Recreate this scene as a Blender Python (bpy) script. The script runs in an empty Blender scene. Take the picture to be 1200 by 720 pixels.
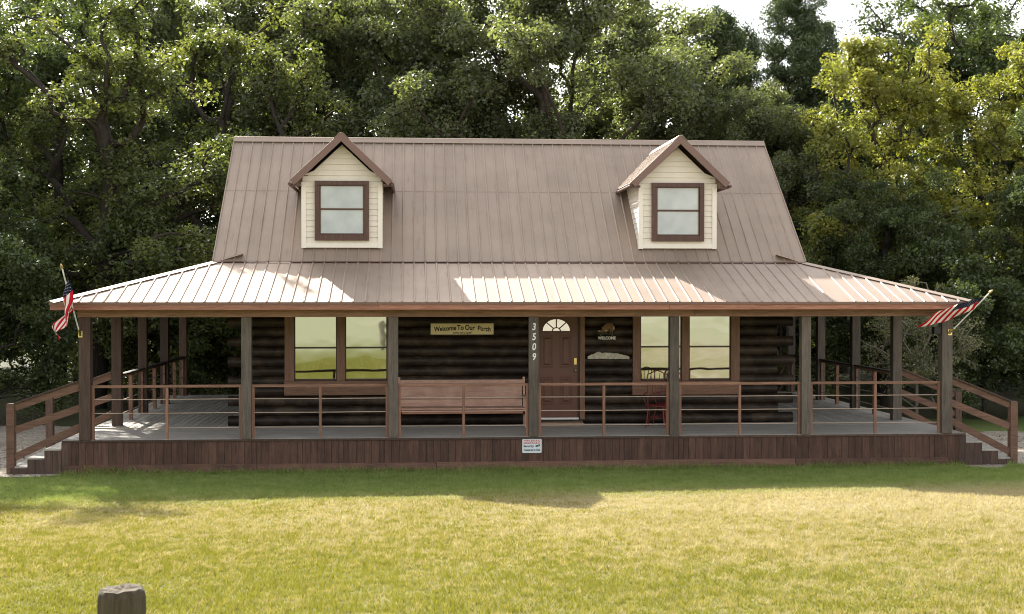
import bpy, math, random
import numpy as np
from mathutils import Vector, Matrix

R = math.radians
rng = np.random.default_rng(7)
random.seed(7)
S = bpy.context.scene
COL = S.collection

# ------------------------------------------------------------------ camera
cam_d = bpy.data.cameras.new('camera')
cam = bpy.data.objects.new('camera', cam_d)
COL.objects.link(cam)
S.camera = cam
cam_d.sensor_width = 36.0
cam_d.lens = 1570.4 / 1200.0 * 36.0
cam_d.clip_start = 0.1
cam_d.clip_end = 3000
CX, CY, CZ = -2.3751, -26.1261, 3.4839
YAW, PITCH = 0.0747, -0.0116
fw = Vector((math.sin(YAW) * math.cos(PITCH), math.cos(YAW) * math.cos(PITCH), math.sin(PITCH)))
cam.location = (CX, CY, CZ)
cam.rotation_euler = fw.to_track_quat('-Z', 'Y').to_euler()
cam_d.dof.use_dof = True
cam_d.dof.focus_distance = 27.5
cam_d.dof.aperture_fstop = 8.0

# ------------------------------------------------------------------ world, sun, exposure
SUN = Vector((-0.45, 1.0, 0.735)).normalized()
EL = math.asin(SUN.z)
AZ = math.atan2(SUN.x, SUN.y)
w = bpy.data.worlds.new('World')
S.world = w
w.use_nodes = True
nt = w.node_tree
nt.nodes.clear()
sky = nt.nodes.new('ShaderNodeTexSky')
sky.sky_type = 'NISHITA'
sky.sun_disc = False
sky.sun_elevation = EL
sky.sun_rotation = AZ
sky.air_density = 1.0
sky.dust_density = 1.6
sky.ozone_density = 1.0
hs = nt.nodes.new('ShaderNodeHueSaturation')
hs.inputs['Saturation'].default_value = 0.18
bg = nt.nodes.new('ShaderNodeBackground')
bg.inputs['Strength'].default_value = 0.15
wo = nt.nodes.new('ShaderNodeOutputWorld')
nt.links.new(sky.outputs[0], hs.inputs['Color'])
nt.links.new(hs.outputs[0], bg.inputs['Color'])
nt.links.new(bg.outputs[0], wo.inputs['Surface'])
sun_d = bpy.data.lights.new('sun', 'SUN')
sun_d.energy = 4.8
sun_d.angle = R(0.5)
sun_d.color = (1.0, 0.94, 0.84)
sun = bpy.data.objects.new('sun', sun_d)
COL.objects.link(sun)
sun.rotation_euler = (-SUN).to_track_quat('-Z', 'Y').to_euler()
sun.location = (-20, 40, 40)
S.view_settings.view_transform = 'Standard'
S.view_settings.look = 'None'
S.view_settings.gamma = 1.0
S.view_settings.exposure = 1.36
S.render.engine = 'CYCLES'
S.cycles.max_bounces = 6
S.cycles.diffuse_bounces = 3
S.cycles.glossy_bounces = 3
S.cycles.transmission_bounces = 3
S.cycles.use_denoising = True
S.cycles.filter_width = 1.05

# ------------------------------------------------------------------ materials
def srgb(r, g, b):
    f = lambda c: ((c / 255.0) / 12.92) if c / 255.0 <= 0.04045 else ((c / 255.0 + 0.055) / 1.055) ** 2.4
    return (f(r), f(g), f(b), 1.0)

class NT:
    def __init__(s, name):
        s.m = bpy.data.materials.new(name)
        s.m.use_nodes = True
        s.t = s.m.node_tree
        s.t.nodes.clear()
        s.out = s.n('ShaderNodeOutputMaterial')
    def n(s, typ, **kw):
        nd = s.t.nodes.new(typ)
        for k, v in kw.items():
            if k.startswith('i_'):
                key = k[2:].replace('_', ' ')
                key = int(key) if key.isdigit() else key
                nd.inputs[key].default_value = v
            else:
                setattr(nd, k, v)
        return nd
    def l(s, a, b):
        s.t.links.new(a, b)
    def coords(s, scale=(1, 1, 1), jitter=True):
        tc = s.n('ShaderNodeTexCoord')
        mp = s.n('ShaderNodeMapping')
        mp.inputs['Scale'].default_value = scale
        if jitter:
            at = s.n('ShaderNodeAttribute', attribute_name='rnd')
            mul = s.n('ShaderNodeVectorMath', operation='MULTIPLY')
            s.l(at.outputs['Fac'], mul.inputs[0])
            mul.inputs[1].default_value = (37, 53, 71)
            ad = s.n('ShaderNodeVectorMath', operation='ADD')
            s.l(tc.outputs['Object'], ad.inputs[0])
            s.l(mul.outputs[0], ad.inputs[1])
            s.l(ad.outputs[0], mp.inputs[0])
        else:
            s.l(tc.outputs['Object'], mp.inputs[0])
        return mp.outputs[0]
    def noise(s, co, scale, detail=4, rough=0.6, dist=0.0):
        nd = s.n('ShaderNodeTexNoise')
        nd.inputs['Scale'].default_value = scale
        nd.inputs['Detail'].default_value = detail
        nd.inputs['Roughness'].default_value = rough
        nd.inputs['Distortion'].default_value = dist
        s.l(co, nd.inputs['Vector'])
        return nd.outputs['Fac']
    def ramp(s, fac, stops):
        nd = s.n('ShaderNodeValToRGB')
        el = nd.color_ramp.elements
        while len(el) > 1:
            el.remove(el[-1])
        el[0].position = stops[0][0]
        el[0].color = stops[0][1]
        for p, c in stops[1:]:
            e = el.new(p)
            e.color = c
        s.l(fac, nd.inputs[0])
        return nd.outputs[0]
    def mix(s, fac, a, b, mode='MIX'):
        nd = s.n('ShaderNodeMix', data_type='RGBA', blend_type=mode)
        nd.clamp_result = False
        for sock, v in ((nd.inputs[0], fac), (nd.inputs[6], a), (nd.inputs[7], b)):
            if hasattr(v, 'is_output') or isinstance(v, bpy.types.NodeSocket):
                s.l(v, sock)
            else:
                sock.default_value = v
        return nd.outputs[2]
    def mth(s, op, a, b=0.0):
        nd = s.n('ShaderNodeMath', operation=op)
        for sock, v in ((nd.inputs[0], a), (nd.inputs[1], b)):
            if isinstance(v, bpy.types.NodeSocket):
                s.l(v, sock)
            else:
                sock.default_value = v
        return nd.outputs[0]
    def bump(s, h, strength=0.3, dist=0.01):
        nd = s.n('ShaderNodeBump')
        nd.inputs['Strength'].default_value = strength
        nd.inputs['Distance'].default_value = dist
        s.l(h, nd.inputs['Height'])
        return nd.outputs[0]
    def princ(s, col, rough=0.6, spec=0.5, metal=0.0, normal=None):
        p = s.n('ShaderNodeBsdfPrincipled')
        for key, v in (('Base Color', col), ('Roughness', rough), ('Metallic', metal), ('Specular IOR Level', spec)):
            if isinstance(v, bpy.types.NodeSocket):
                s.l(v, p.inputs[key])
            else:
                p.inputs[key].default_value = v
        if normal is not None:
            s.l(normal, p.inputs['Normal'])
        s.l(p.outputs[0], s.out.inputs['Surface'])
        return p
    def rnd(s):
        return s.n('ShaderNodeAttribute', attribute_name='rnd').outputs['Fac']

def desat(c, k=0.70, v=1.04):
    g = 0.3 * c[0] + 0.59 * c[1] + 0.11 * c[2]
    return tuple((g + (x - g) * k) * v for x in c[:3]) + (1,)

def wood(name, dark, light, axis='x', rough=0.7, wear=None, wearamt=0.0, spec=0.35, var=0.35):
    dark, light = desat(dark), desat(light)
    t = NT(name)
    st = {'x': (0.6, 9, 9), 'y': (9, 0.6, 9), 'z': (9, 9, 0.6)}[axis]
    co = t.coords(st)
    g1 = t.noise(co, 3.0, 8, 0.7, 0.6)
    g2 = t.noise(co, 12.0, 5, 0.7, 0.2)
    g = t.mth('ADD', t.mth('MULTIPLY', g1, 0.65), t.mth('MULTIPLY', g2, 0.35))
    c = t.ramp(g, [(0.32, dark), (0.5, tuple((a + b) / 2 for a, b in zip(dark, light))), (0.68, light)])
    r = t.rnd()
    br = t.mth('ADD', t.mth('MULTIPLY', r, var * 2), 1 - var)
    vm = t.n('ShaderNodeVectorMath', operation='SCALE')
    t.l(c, vm.inputs[0]); t.l(br, vm.inputs['Scale'])
    c = vm.outputs[0]
    if wear is not None:
        tc = t.coords((1, 1, 1))
        wn = t.noise(tc, 2.3, 6, 0.7, 0.4)
        wn = t.mth('MULTIPLY', t.mth('GREATER_THAN', 1.0, 0.5), wn)
        f = t.ramp(wn, [(0.45, (0, 0, 0, 1)), (0.72, (1, 1, 1, 1))])
        f = t.mth('MULTIPLY', f, wearamt)
        c = t.mix(f, c, wear)
    t.princ(c, rough, spec, normal=t.bump(g, 0.5, 0.006))
    return t.m

M = {}
M['post'] = wood('weathered_post', srgb(46, 38, 32), srgb(112, 98, 84), 'z', wear=srgb(120, 108, 94), wearamt=0.35)
M['post_brown'] = wood('brown_post', srgb(50, 34, 26), srgb(112, 80, 62), 'z')
M['skirt'] = wood('skirt_wood', srgb(38, 23, 16), srgb(112, 70, 50), 'z', wear=srgb(116, 88, 66), wearamt=0.3, var=0.28)
M['base_board'] = wood('base_board_wood', srgb(70, 40, 30), srgb(134, 88, 64), 'x', wear=srgb(150, 112, 88), wearamt=0.4)
M['stringer'] = wood('stringer_wood', srgb(44, 30, 22), srgb(106, 76, 58), 'z', var=0.2)
M['fascia'] = wood('fascia_wood', srgb(120, 62, 38), srgb(192, 122, 84), 'x', var=0.12)
M['beam'] = wood('beam_wood', srgb(100, 62, 38), srgb(172, 122, 84), 'x', var=0.15)
M['beam_y'] = wood('beam_wood_side', srgb(100, 62, 38), srgb(172, 122, 84), 'y', var=0.15)
M['rail'] = wood('rail_wood', srgb(100, 62, 42), srgb(170, 116, 80), 'x', var=0.15)
M['rail_z'] = wood('rail_upright_wood', srgb(100, 60, 40), srgb(170, 114, 78), 'z', var=0.15)
M['handrail'] = wood('handrail_wood', srgb(76, 48, 34), srgb(140, 94, 66), 'x', var=0.15)
M['deck_x'] = wood('deck_wood', srgb(120, 113, 102), srgb(190, 182, 168), 'x', wear=srgb(186, 180, 170), wearamt=0.4, var=0.14)
M['deck_y'] = wood('side_deck_wood', srgb(126, 118, 106), srgb(198, 190, 176), 'y', wear=srgb(190, 184, 174), wearamt=0.4, var=0.14)
M['soffit'] = wood('soffit_wood', srgb(70, 50, 38), srgb(120, 90, 70), 'y')
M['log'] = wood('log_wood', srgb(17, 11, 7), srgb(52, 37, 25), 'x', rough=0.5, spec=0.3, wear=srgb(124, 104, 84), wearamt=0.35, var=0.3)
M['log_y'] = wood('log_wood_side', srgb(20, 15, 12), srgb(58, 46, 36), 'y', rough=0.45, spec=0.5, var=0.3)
M['trim'] = wood('window_trim_wood', srgb(96, 58, 34), srgb(150, 100, 64), 'z', rough=0.5, var=0.1)
M['trim_x'] = wood('window_trim_wood_flat', srgb(96, 58, 34), srgb(150, 100, 64), 'x', rough=0.5, var=0.1)
M['dark_trim'] = wood('dormer_trim_wood', srgb(58, 32, 22), srgb(104, 62, 46), 'z', rough=0.4, var=0.1)
M['bench'] = wood('bench_wood', srgb(150, 96, 74), srgb(208, 156, 128), 'x', rough=0.6, wear=srgb(214, 180, 158), wearamt=0.5, var=0.12)
M['mat_wood'] = wood('step_board_wood', srgb(140, 104, 74), srgb(196, 158, 120), 'x', var=0.1)

def simple(name, col, rough=0.5, spec=0.5, metal=0.0, bump=None, nscale=8, var=0.12):
    t = NT(name)
    co = t.coords((1, 1, 1))
    n = t.noise(co, nscale, 5, 0.65)
    lo = tuple(c * (1 - var) for c in col[:3]) + (1,)
    hi = tuple(min(1, c * (1 + var)) for c in col[:3]) + (1,)
    c = t.ramp(n, [(0.3, lo), (0.7, hi)])
    nm = t.bump(n, bump, 0.01) if bump else None
    t.princ(c, rough, spec, metal, nm)
    return t.m

M['siding'] = simple('cream_siding', srgb(226, 217, 204), 0.6, 0.3, nscale=3, var=0.05)
M['siding_trim'] = simple('cream_trim', srgb(230, 223, 212), 0.6, 0.3, nscale=3, var=0.04)
M['door'] = simple('door_paint', srgb(98, 58, 43), 0.45, 0.5, nscale=4, var=0.08)
M['door_bead'] = simple('door_bead_paint', srgb(84, 42, 30), 0.4, 0.5, nscale=4, var=0.08)
M['white'] = simple('white_paint', srgb(228, 226, 220), 0.5, 0.4, var=0.05)
M['brass'] = simple('brass', srgb(200, 180, 130), 0.25, 0.5, 1.0)
M['metal'] = simple('light_metal', srgb(190, 188, 184), 0.35, 0.5, 1.0)
M['cable'] = simple('steel_cable', srgb(178, 158, 142), 0.5, 0.5, 0.3)
M['black'] = simple('black_paint', srgb(26, 24, 24), 0.5, 0.4)
M['red_metal'] = simple('red_chair_paint', srgb(104, 22, 22), 0.4, 0.5, var=0.3)
M['sash'] = simple('brown_sash', srgb(66, 44, 30), 0.4, 0.4)
M['bead'] = simple('pale_bead', srgb(176, 170, 160), 0.4, 0.4)
M['void'] = simple('dark_room', srgb(30, 28, 26), 0.9, 0.1)

def roof_mat():
    t = NT('brown_roof_metal')
    co = t.coords((1, 1, 1), jitter=False)
    n1 = t.noise(co, 0.8, 5, 0.6)
    cs = t.coords((7, 0.8, 0.8), jitter=False)
    n2 = t.noise(cs, 1.6, 6, 0.7)
    c = t.ramp(n1, [(0.3, srgb(166, 149, 135)), (0.7, srgb(181, 163, 148))])
    f = t.ramp(n2, [(0.56, (0, 0, 0, 1)), (0.8, (1, 1, 1, 1))])
    c = t.mix(t.mth('MULTIPLY', f, 0.45), c, srgb(104, 88, 80))
    sv = t.n('ShaderNodeVectorMath', operation='SCALE')
    t.l(c, sv.inputs[0]); t.l(t.mth('ADD', t.mth('MULTIPLY', t.rnd(), 0.09), 0.955), sv.inputs['Scale'])
    c = sv.outputs[0]
    n3 = t.noise(co, 30, 3, 0.6)
    rough = t.mth('ADD', t.mth('MULTIPLY', n2, 0.10), 0.58)
    t.princ(c, rough, 1.0, 0.8, t.bump(t.mth('ADD', n1, t.mth('MULTIPLY', n3, 0.02)), 0.12, 0.02))
    return t.m
M['roof'] = roof_mat()
M['roof_trim'] = simple('dark_roof_trim', srgb(112, 84, 74), 0.4, 0.5, nscale=2, var=0.06)

def glass_mat():
    t = NT('reflective_glass')
    co = t.coords((1, 1, 1.6))
    n = t.noise(co, 0.9, 2, 0.4)
    t.princ((0.47, 0.49, 0.52, 1), 0.03, 0.5, 1.0, t.bump(n, 0.35, 0.02))
    return t.m
M['glass'] = glass_mat()

def curtain_glass():
    t = NT('curtained_glass')
    co = t.coords((1, 1, 1))
    n = t.noise(co, 2.2, 4, 0.6)
    n2 = t.noise(t.coords((60, 1, 60)), 2, 2, 0.5)
    c = t.ramp(t.mth('ADD', t.mth('MULTIPLY', n, 0.8), t.mth('MULTIPLY', n2, 0.2)), [(0.35, srgb(166, 174, 178)), (0.7, srgb(192, 198, 200))])
    p = t.princ(c, 0.5, 0.5)
    p.inputs['Coat Weight'].default_value = 1.0
    p.inputs['Coat Roughness'].default_value = 0.04
    return t.m
M['curtain_glass'] = curtain_glass()

def leaf_mat(name, dark, mid, light, trans=0.35, tcol=None, gloss=0.35):
    t = NT(name)
    r = t.rnd()
    co = t.coords((1, 1, 1), jitter=False)
    n = t.noise(co, 0.5, 3, 0.6)
    v = t.mth('ADD', t.mth('MULTIPLY', r, 0.6), t.mth('MULTIPLY', n, 0.5))
    c = t.ramp(v, [(0.2, dark), (0.5, mid), (0.85, light)])
    p = t.princ(c, 0.42, gloss)
    tr = t.n('ShaderNodeBsdfTranslucent')
    tc = t.mix(1.0, c, tcol or (1.5, 1.6, 0.6, 1), 'MULTIPLY')
    t.l(tc, tr.inputs['Color'])
    mx = t.n('ShaderNodeMixShader')
    mx.inputs[0].default_value = trans
    t.l(p.outputs[0], mx.inputs[1]); t.l(tr.outputs[0], mx.inputs[2])
    t.l(mx.outputs[0], t.out.inputs['Surface'])
    return t.m
L = lambda r, g, b: (r, g, b, 1)
M['leaf_oak'] = leaf_mat('oak_leaf', L(.046, .062, .028), L(.100, .122, .050), L(.220, .228, .085), trans=.4)
M['leaf_grey'] = leaf_mat('greygreen_leaf', L(.066, .080, .050), L(.134, .150, .092), L(.225, .240, .140), trans=0.48, gloss=0.5)
M['leaf_dark'] = leaf_mat('dark_leaf', L(.034, .052, .024), L(.070, .094, .040), L(.135, .165, .062), trans=0.35, gloss=0.45)
M['leaf_yellow'] = leaf_mat('yellow_leaf', L(.100, .122, .040), L(.215, .222, .064), L(.395, .365, .112), trans=0.42)
M['leaf_pine'] = leaf_mat('pine_needle', L(0.043, 0.065, 0.032), L(0.080, 0.111, 0.049), L(0.131, 0.162, 0.065), trans=0.15)
M['leaf_shrub'] = leaf_mat('shrub_leaf', L(0.102, 0.108, 0.065), L(0.189, 0.189, 0.109), L(0.304, 0.290, 0.174), trans=0.3)
M['bark'] = wood('bark', srgb(34, 29, 25), srgb(88, 78, 68), 'z', rough=0.9, spec=0.1)
M['bark_grey'] = wood('grey_twig_bark', srgb(90, 80, 70), srgb(150, 138, 124), 'z', rough=0.9, spec=0.1)

def gcol(t, noise_scale=1.0):
    """lawn colours by place: greener near the road, straw between; green by the house is partly its shade painted in"""
    tc = t.n('ShaderNodeTexCoord')
    sx = t.n('ShaderNodeSeparateXYZ')
    t.l(tc.outputs['Object'], sx.inputs[0])
    n1 = t.noise(tc.outputs['Object'], 0.35, 4, 0.6)
    n2 = t.noise(tc.outputs['Object'], 1.6, 5, 0.65)
    y = sx.outputs['Y']; x = sx.outputs['X']
    straw = t.mth('ADD', t.mth('MULTIPLY', n1, 0.9), t.mth('MULTIPLY', n2, 0.5))
    straw = t.mth('ADD', straw, t.mth('MULTIPLY', x, 0.040))
    n3 = t.noise(tc.outputs['Object'], 6.0, 3, 0.6)
    straw = t.mth('ADD', straw, t.mth('MULTIPLY', t.mth('SUBTRACT', n3, 0.5), 0.7))
    a = t.n('ShaderNodeMapRange'); a.inputs[1].default_value = -3.6; a.inputs[2].default_value = -5.6  # edge of the green strip follows the house shadow on the lawn
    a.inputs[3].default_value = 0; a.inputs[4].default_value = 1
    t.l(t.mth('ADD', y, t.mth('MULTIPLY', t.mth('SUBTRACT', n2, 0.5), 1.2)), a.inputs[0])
    b = t.n('ShaderNodeMapRange'); b.inputs[1].default_value = -7.0; b.inputs[2].default_value = -14.0
    b.inputs[3].default_value = 0.12; b.inputs[4].default_value = -0.36
    t.l(y, b.inputs[0])
    straw = t.mth('ADD', straw, b.outputs[0])
    return straw, a.outputs[0], n1, n2

def grass_mat():
    t = NT('grass_blade')
    straw, away, n1, n2 = gcol(t)
    r = t.rnd()
    s = t.mth('ADD', straw, t.mth('MULTIPLY', t.mth('SUBTRACT', r, 0.5), 1.5))
    lit = t.ramp(s, [(0.28, L(.20, .195, .026)), (0.46, L(.31, .272, .066)), (0.70, L(.355, .298, .150)), (1.1, L(.44, .375, .23))])
    grn = t.ramp(t.mth('ADD', t.mth('MULTIPLY', n2, 0.6), t.mth('MULTIPLY', r, 0.5)), [(0.3, L(.16, .23, .055)), (0.6, L(.26, .32, .095)), (0.9, L(.40, .40, .19))])  # green strip: own colour plus painted house shade, raised to brighten the shaded grass
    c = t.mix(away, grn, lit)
    p = t.princ(c, 0.5, 0.3)
    tr = t.n('ShaderNodeBsdfTranslucent')
    t.l(t.mix(1.0, c, (1.15, 1.15, 0.8, 1), 'MULTIPLY'), tr.inputs['Color'])
    mx = t.n('ShaderNodeMixShader'); mx.inputs[0].default_value = 0.45
    t.l(p.outputs[0], mx.inputs[1]); t.l(tr.outputs[0], mx.inputs[2])
    t.l(mx.outputs[0], t.out.inputs['Surface'])
    return t.m
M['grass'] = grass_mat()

def lawn_mat():
    t = NT('lawn_ground')
    straw, away, n1, n2 = gcol(t)
    fine = t.noise(t.n('ShaderNodeTexCoord').outputs['Object'], 30, 4, 0.7)
    s = t.mth('ADD', straw, t.mth('MULTIPLY', t.mth('SUBTRACT', fine, 0.5), 0.8))
    lit = t.ramp(s, [(0.3, L(.15, .15, .045)), (0.52, L(.22, .20, .08)), (0.75, L(.27, .235, .13)), (1.1, L(.35, .30, .20))])
    grn = t.ramp(fine, [(0.3, L(.10, .14, .04)), (0.7, L(.20, .24, .08))])  # same strip on the soil, house shade partly put into the green
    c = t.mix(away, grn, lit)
    tc2 = t.n('ShaderNodeTexCoord'); sx2 = t.n('ShaderNodeSeparateXYZ'); t.l(tc2.outputs['Object'], sx2.inputs[0])
    mr = t.n('ShaderNodeMapRange'); mr.inputs[1].default_value = -19; mr.inputs[2].default_value = -24; mr.inputs[3].default_value = 0; mr.inputs[4].default_value = 1
    t.l(sx2.outputs['Y'], mr.inputs[0])
    big = t.noise(tc2.outputs['Object'], 0.07, 5, 0.6)
    tanv = t.ramp(t.mth('ADD', big, t.mth('MULTIPLY', sx2.outputs['X'], 0.004)), [(0.42, L(.27, .27, .15)), (0.52, L(.32, .305, .19)), (0.60, L(.42, .37, .27))])
    c = t.mix(mr.outputs[0], c, tanv)
    t.princ(c, 0.9, 0.1, normal=t.bump(fine, 0.6, 0.03))
    return t.m
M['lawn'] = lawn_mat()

def gravel_mat():
    t = NT('gravel')
    co = t.coords((1, 1, 1), jitter=False)
    v = t.n('ShaderNodeTexVoronoi'); v.inputs['Scale'].default_value = 28
    t.l(co, v.inputs['Vector'])
    n = t.noise(co, 1.5, 5, 0.7)
    c = t.ramp(v.outputs['Color'], [(0.1, srgb(120, 110, 98)), (0.6, srgb(170, 160, 146)), (1, srgb(206, 198, 184))])
    c = t.mix(t.ramp(n, [(0.45, (0, 0, 0, 1)), (0.75, (.8, .8, .8, 1))]), c, srgb(122, 108, 88))
    t.princ(c, 0.9, 0.15, normal=t.bump(v.outputs['Distance'], 0.8, 0.02))
    return t.m
M['gravel'] = gravel_mat()

def litter_mat():
    t = NT('leaf_litter')
    co = t.coords((1, 1, 1), jitter=False)
    n = t.noise(co, 9, 6, 0.75); n2 = t.noise(co, 0.8, 4, 0.6)
    c = t.ramp(n, [(0.3, L(.035, .032, .02)), (0.55, L(.09, .085, .05)), (0.75, L(.17, .15, .09))])
    c = t.mix(t.ramp(n2, [(0.45, (0, 0, 0, 1)), (0.65, (.7, .7, .7, 1))]), c, L(.07, .09, .03))
    t.princ(c, 0.9, 0.1, normal=t.bump(n, 0.8, 0.03))
    return t.m
M['litter'] = litter_mat()

# ------------------------------------------------------------------ mesh helpers
def ident(o, label=None, cat=None, group=None, kind=None):
    if label: o['label'] = label
    if cat: o['category'] = cat
    if group: o['group'] = group
    if kind: o['kind'] = kind
    return o

def empty(name, loc, label, cat, group=None):
    o = bpy.data.objects.new(name, None)
    o.empty_display_size = 0.2
    o.location = loc
    COL.objects.link(o)
    return ident(o, label, cat, group)

def fast_mesh(name, V, F4, rnd=None, smooth=False):
    """V (n,3), F4 (m,k) all faces with k corners"""
    me = bpy.data.meshes.new(name)
    n, (m, k) = len(V), F4.shape
    me.vertices.add(n)
    me.vertices.foreach_set('co', np.ascontiguousarray(V, dtype=np.float32).ravel())
    me.loops.add(m * k)
    me.loops.foreach_set('vertex_index', np.ascontiguousarray(F4, dtype=np.int32).ravel())
    me.polygons.add(m)
    me.polygons.foreach_set('loop_start', np.arange(0, m * k, k, dtype=np.int32))
    if smooth:
        me.polygons.foreach_set('use_smooth', np.ones(m, dtype=bool))
    if rnd is not None:
        a = me.attributes.new('rnd', 'FLOAT', 'FACE')
        a.data.foreach_set('value', np.ascontiguousarray(rnd, dtype=np.float32))
    me.update()
    return me

def place(name, me, mat, parent=None, loc=None):
    o = bpy.data.objects.new(name, me)
    if mat is not None and not me.materials:
        me.materials.append(mat)
    COL.objects.link(o)
    if parent is not None:
        o.parent = parent
    if loc is not None:
        o.location = loc
    return o

def world_loc(o):
    v = Vector((0, 0, 0))
    while o is not None:
        v += o.location
        o = o.parent
    return v

class MB:
    """collects shapes in world coordinates"""
    def __init__(s):
        s.v = []; s.f = []; s.r = []; s.mi = []; s.sm = []
    def add(s, vs, fs, r=None, mi=0, sm=False):
        b = len(s.v)
        s.v += [tuple(v) for v in vs]
        r = random.random() if r is None else r
        for f in fs:
            s.f.append(tuple(b + i for i in f)); s.r.append(r); s.mi.append(mi); s.sm.append(sm)
        return s
    def box(s, a, b, r=None, mi=0):
        x0, y0, z0 = a; x1, y1, z1 = b
        vs = [(x0, y0, z0), (x1, y0, z0), (x1, y1, z0), (x0, y1, z0), (x0, y0, z1), (x1, y0, z1), (x1, y1, z1), (x0, y1, z1)]
        return s.add(vs, [(0, 3, 2, 1), (4, 5, 6, 7), (0, 1, 5, 4), (1, 2, 6, 5), (2, 3, 7, 6), (3, 0, 4, 7)], r, mi)
    def bar(s, p, q, wd, ht, up=(0, 0, 1), r=None, mi=0):
        """box beam from p to q; wd sideways, ht along up"""
        p = Vector(p); q = Vector(q); d = (q - p).normalized()
        u = Vector(up); sd = d.cross(u).normalized(); u = sd.cross(d).normalized()
        vs = []
        for c in (p, q):
            for a, b in ((-1, -1), (1, -1), (1, 1), (-1, 1)):
                vs.append(c + sd * a * wd / 2 + u * b * ht / 2)
        return s.add(vs, [(3, 2, 1, 0), (4, 5, 6, 7), (0, 1, 5, 4), (1, 2, 6, 5), (2, 3, 7, 6), (3, 0, 4, 7)], r, mi)
    def tube(s, pts, rad, n=8, r=None, mi=0, cap=True):
        pts = [Vector(p) for p in pts]
        rads = rad if isinstance(rad, (list, tuple)) else [rad] * len(pts)
        vs = []; fs = []
        prev = None
        for i, p in enumerate(pts):
            d = (pts[min(i + 1, len(pts) - 1)] - pts[max(i - 1, 0)])
            d = d.normalized() if d.length > 1e-9 else Vector((0, 0, 1))
            a = prev if prev is not None else (Vector((0, 0, 1)) if abs(d.z) < 0.9 else Vector((1, 0, 0)))
            sx = d.cross(a)
            if sx.length < 1e-6: sx = d.cross(Vector((0, 1, 0)))
            sx.normalize(); sy = sx.cross(d).normalized(); prev = sy
            for k in range(n):
                t = 2 * math.pi * k / n
                vs.append(p + (sx * math.cos(t) + sy * math.sin(t)) * rads[i])
        for i in range(len(pts) - 1):
            for k in range(n):
                a = i * n + k; b = i * n + (k + 1) % n
                fs.append((a, b, b + n, a + n))
        s.add(vs, fs, r, mi, True)
        if cap:
            s.add(vs[:n], [tuple(range(n))[::-1]], r, mi); s.add(vs[-n:], [tuple(range(n))], r, mi)
        return s
    def prism(s, poly, y0, y1, r=None, mi=0):
        """polygon in x,z extruded along y"""
        n = len(poly)
        vs = [(x, y0, z) for x, z in poly] + [(x, y1, z) for x, z in poly]
        fs = [tuple(range(n)), tuple(range(2 * n - 1, n - 1, -1))]
        fs += [(i, i + n, (i + 1) % n + n, (i + 1) % n) for i in range(n)]
        return s.add(vs, fs, r, mi)
    def build(s, name, mat, parent=None, bevel=0.0, loc=None):
        org = world_loc(parent) if parent is not None else Vector(loc or (0, 0, 0))
        me = bpy.data.meshes.new(name)
        me.from_pydata([(v[0] - org.x, v[1] - org.y, v[2] - org.z) for v in s.v], [], s.f)
        a = me.attributes.new('rnd', 'FLOAT', 'FACE')
        a.data.foreach_set('value', np.array(s.r, dtype=np.float32))
        me.polygons.foreach_set('material_index', np.array(s.mi, dtype=np.int32))
        me.polygons.foreach_set('use_smooth', np.array(s.sm, dtype=bool))
        for m in (mat if isinstance(mat, (list, tuple)) else [mat]):
            me.materials.append(m)
        me.update()
        o = place(name, me, None, parent, None if parent is not None else org)
        if bevel:
            bv = o.modifiers.new('soft_edge', 'BEVEL'); bv.width = bevel; bv.segments = 2; bv.limit_method = 'ANGLE'
        return o

def lettering(txt, loc, size, mat, parent, rot=(R(90), 0, 0), name='lettering', bold=0.0, extr=0.0015, sx=1.0, shear=0.0, spacing=1.0):
    cu = bpy.data.curves.new(name, 'FONT')
    cu.body = txt; cu.size = size; cu.align_x = 'CENTER'; cu.align_y = 'CENTER'
    cu.extrude = extr; cu.offset = bold; cu.shear = shear; cu.space_character = spacing
    cu.materials.append(mat)
    tmp = bpy.data.objects.new('tmp', cu)
    COL.objects.link(tmp)
    me = bpy.data.meshes.new_from_object(tmp.evaluated_get(bpy.context.evaluated_depsgraph_get()))
    bpy.data.objects.remove(tmp)
    if not me.materials: me.materials.append(mat)
    o = bpy.data.objects.new(name, me)
    COL.objects.link(o)
    o.parent = parent
    o.location = Vector(loc) - world_loc(parent)
    o.rotation_euler = rot
    o.scale = (sx, 1, 1)
    return o

# ------------------------------------------------------------------ ground
def gh(x, y):
    d = np.maximum(0.0, -np.asarray(y, dtype=float) - 0.1)
    x = np.asarray(x, dtype=float)
    q = np.where(d < 32, 0.0010 * d * d, 0.0010 * 32 * 32 + 0.064 * (d - 32))
    und = 0.02 * np.sin(x * 0.9 + 1.3) * np.sin(d * 0.7) * np.clip(d / 4, 0, 1)
    return (0.043 + 0.0022 * np.clip(x, -12, 12) * np.exp(-d / 14)) * d + q + und

def sheet(name, xs, ys, zoff, mat, kind, mask=None):
    X, Y = np.meshgrid(xs, ys)
    Z = gh(X, Y) + zoff
    V = np.stack([X.ravel(), Y.ravel(), Z.ravel()], 1)
    nx, ny = len(xs), len(ys)
    i = np.arange(nx * ny).reshape(ny, nx)
    F = np.stack([i[:-1, :-1].ravel(), i[:-1, 1:].ravel(), i[1:, 1:].ravel(), i[1:, :-1].ravel()], 1)
    if mask is not None:
        c = V[F].mean(1)
        F = F[mask(c[:, 0], c[:, 1])]
    o = place(name, fast_mesh(name, V, F, smooth=True), mat)
    return ident(o, kind=kind)

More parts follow.
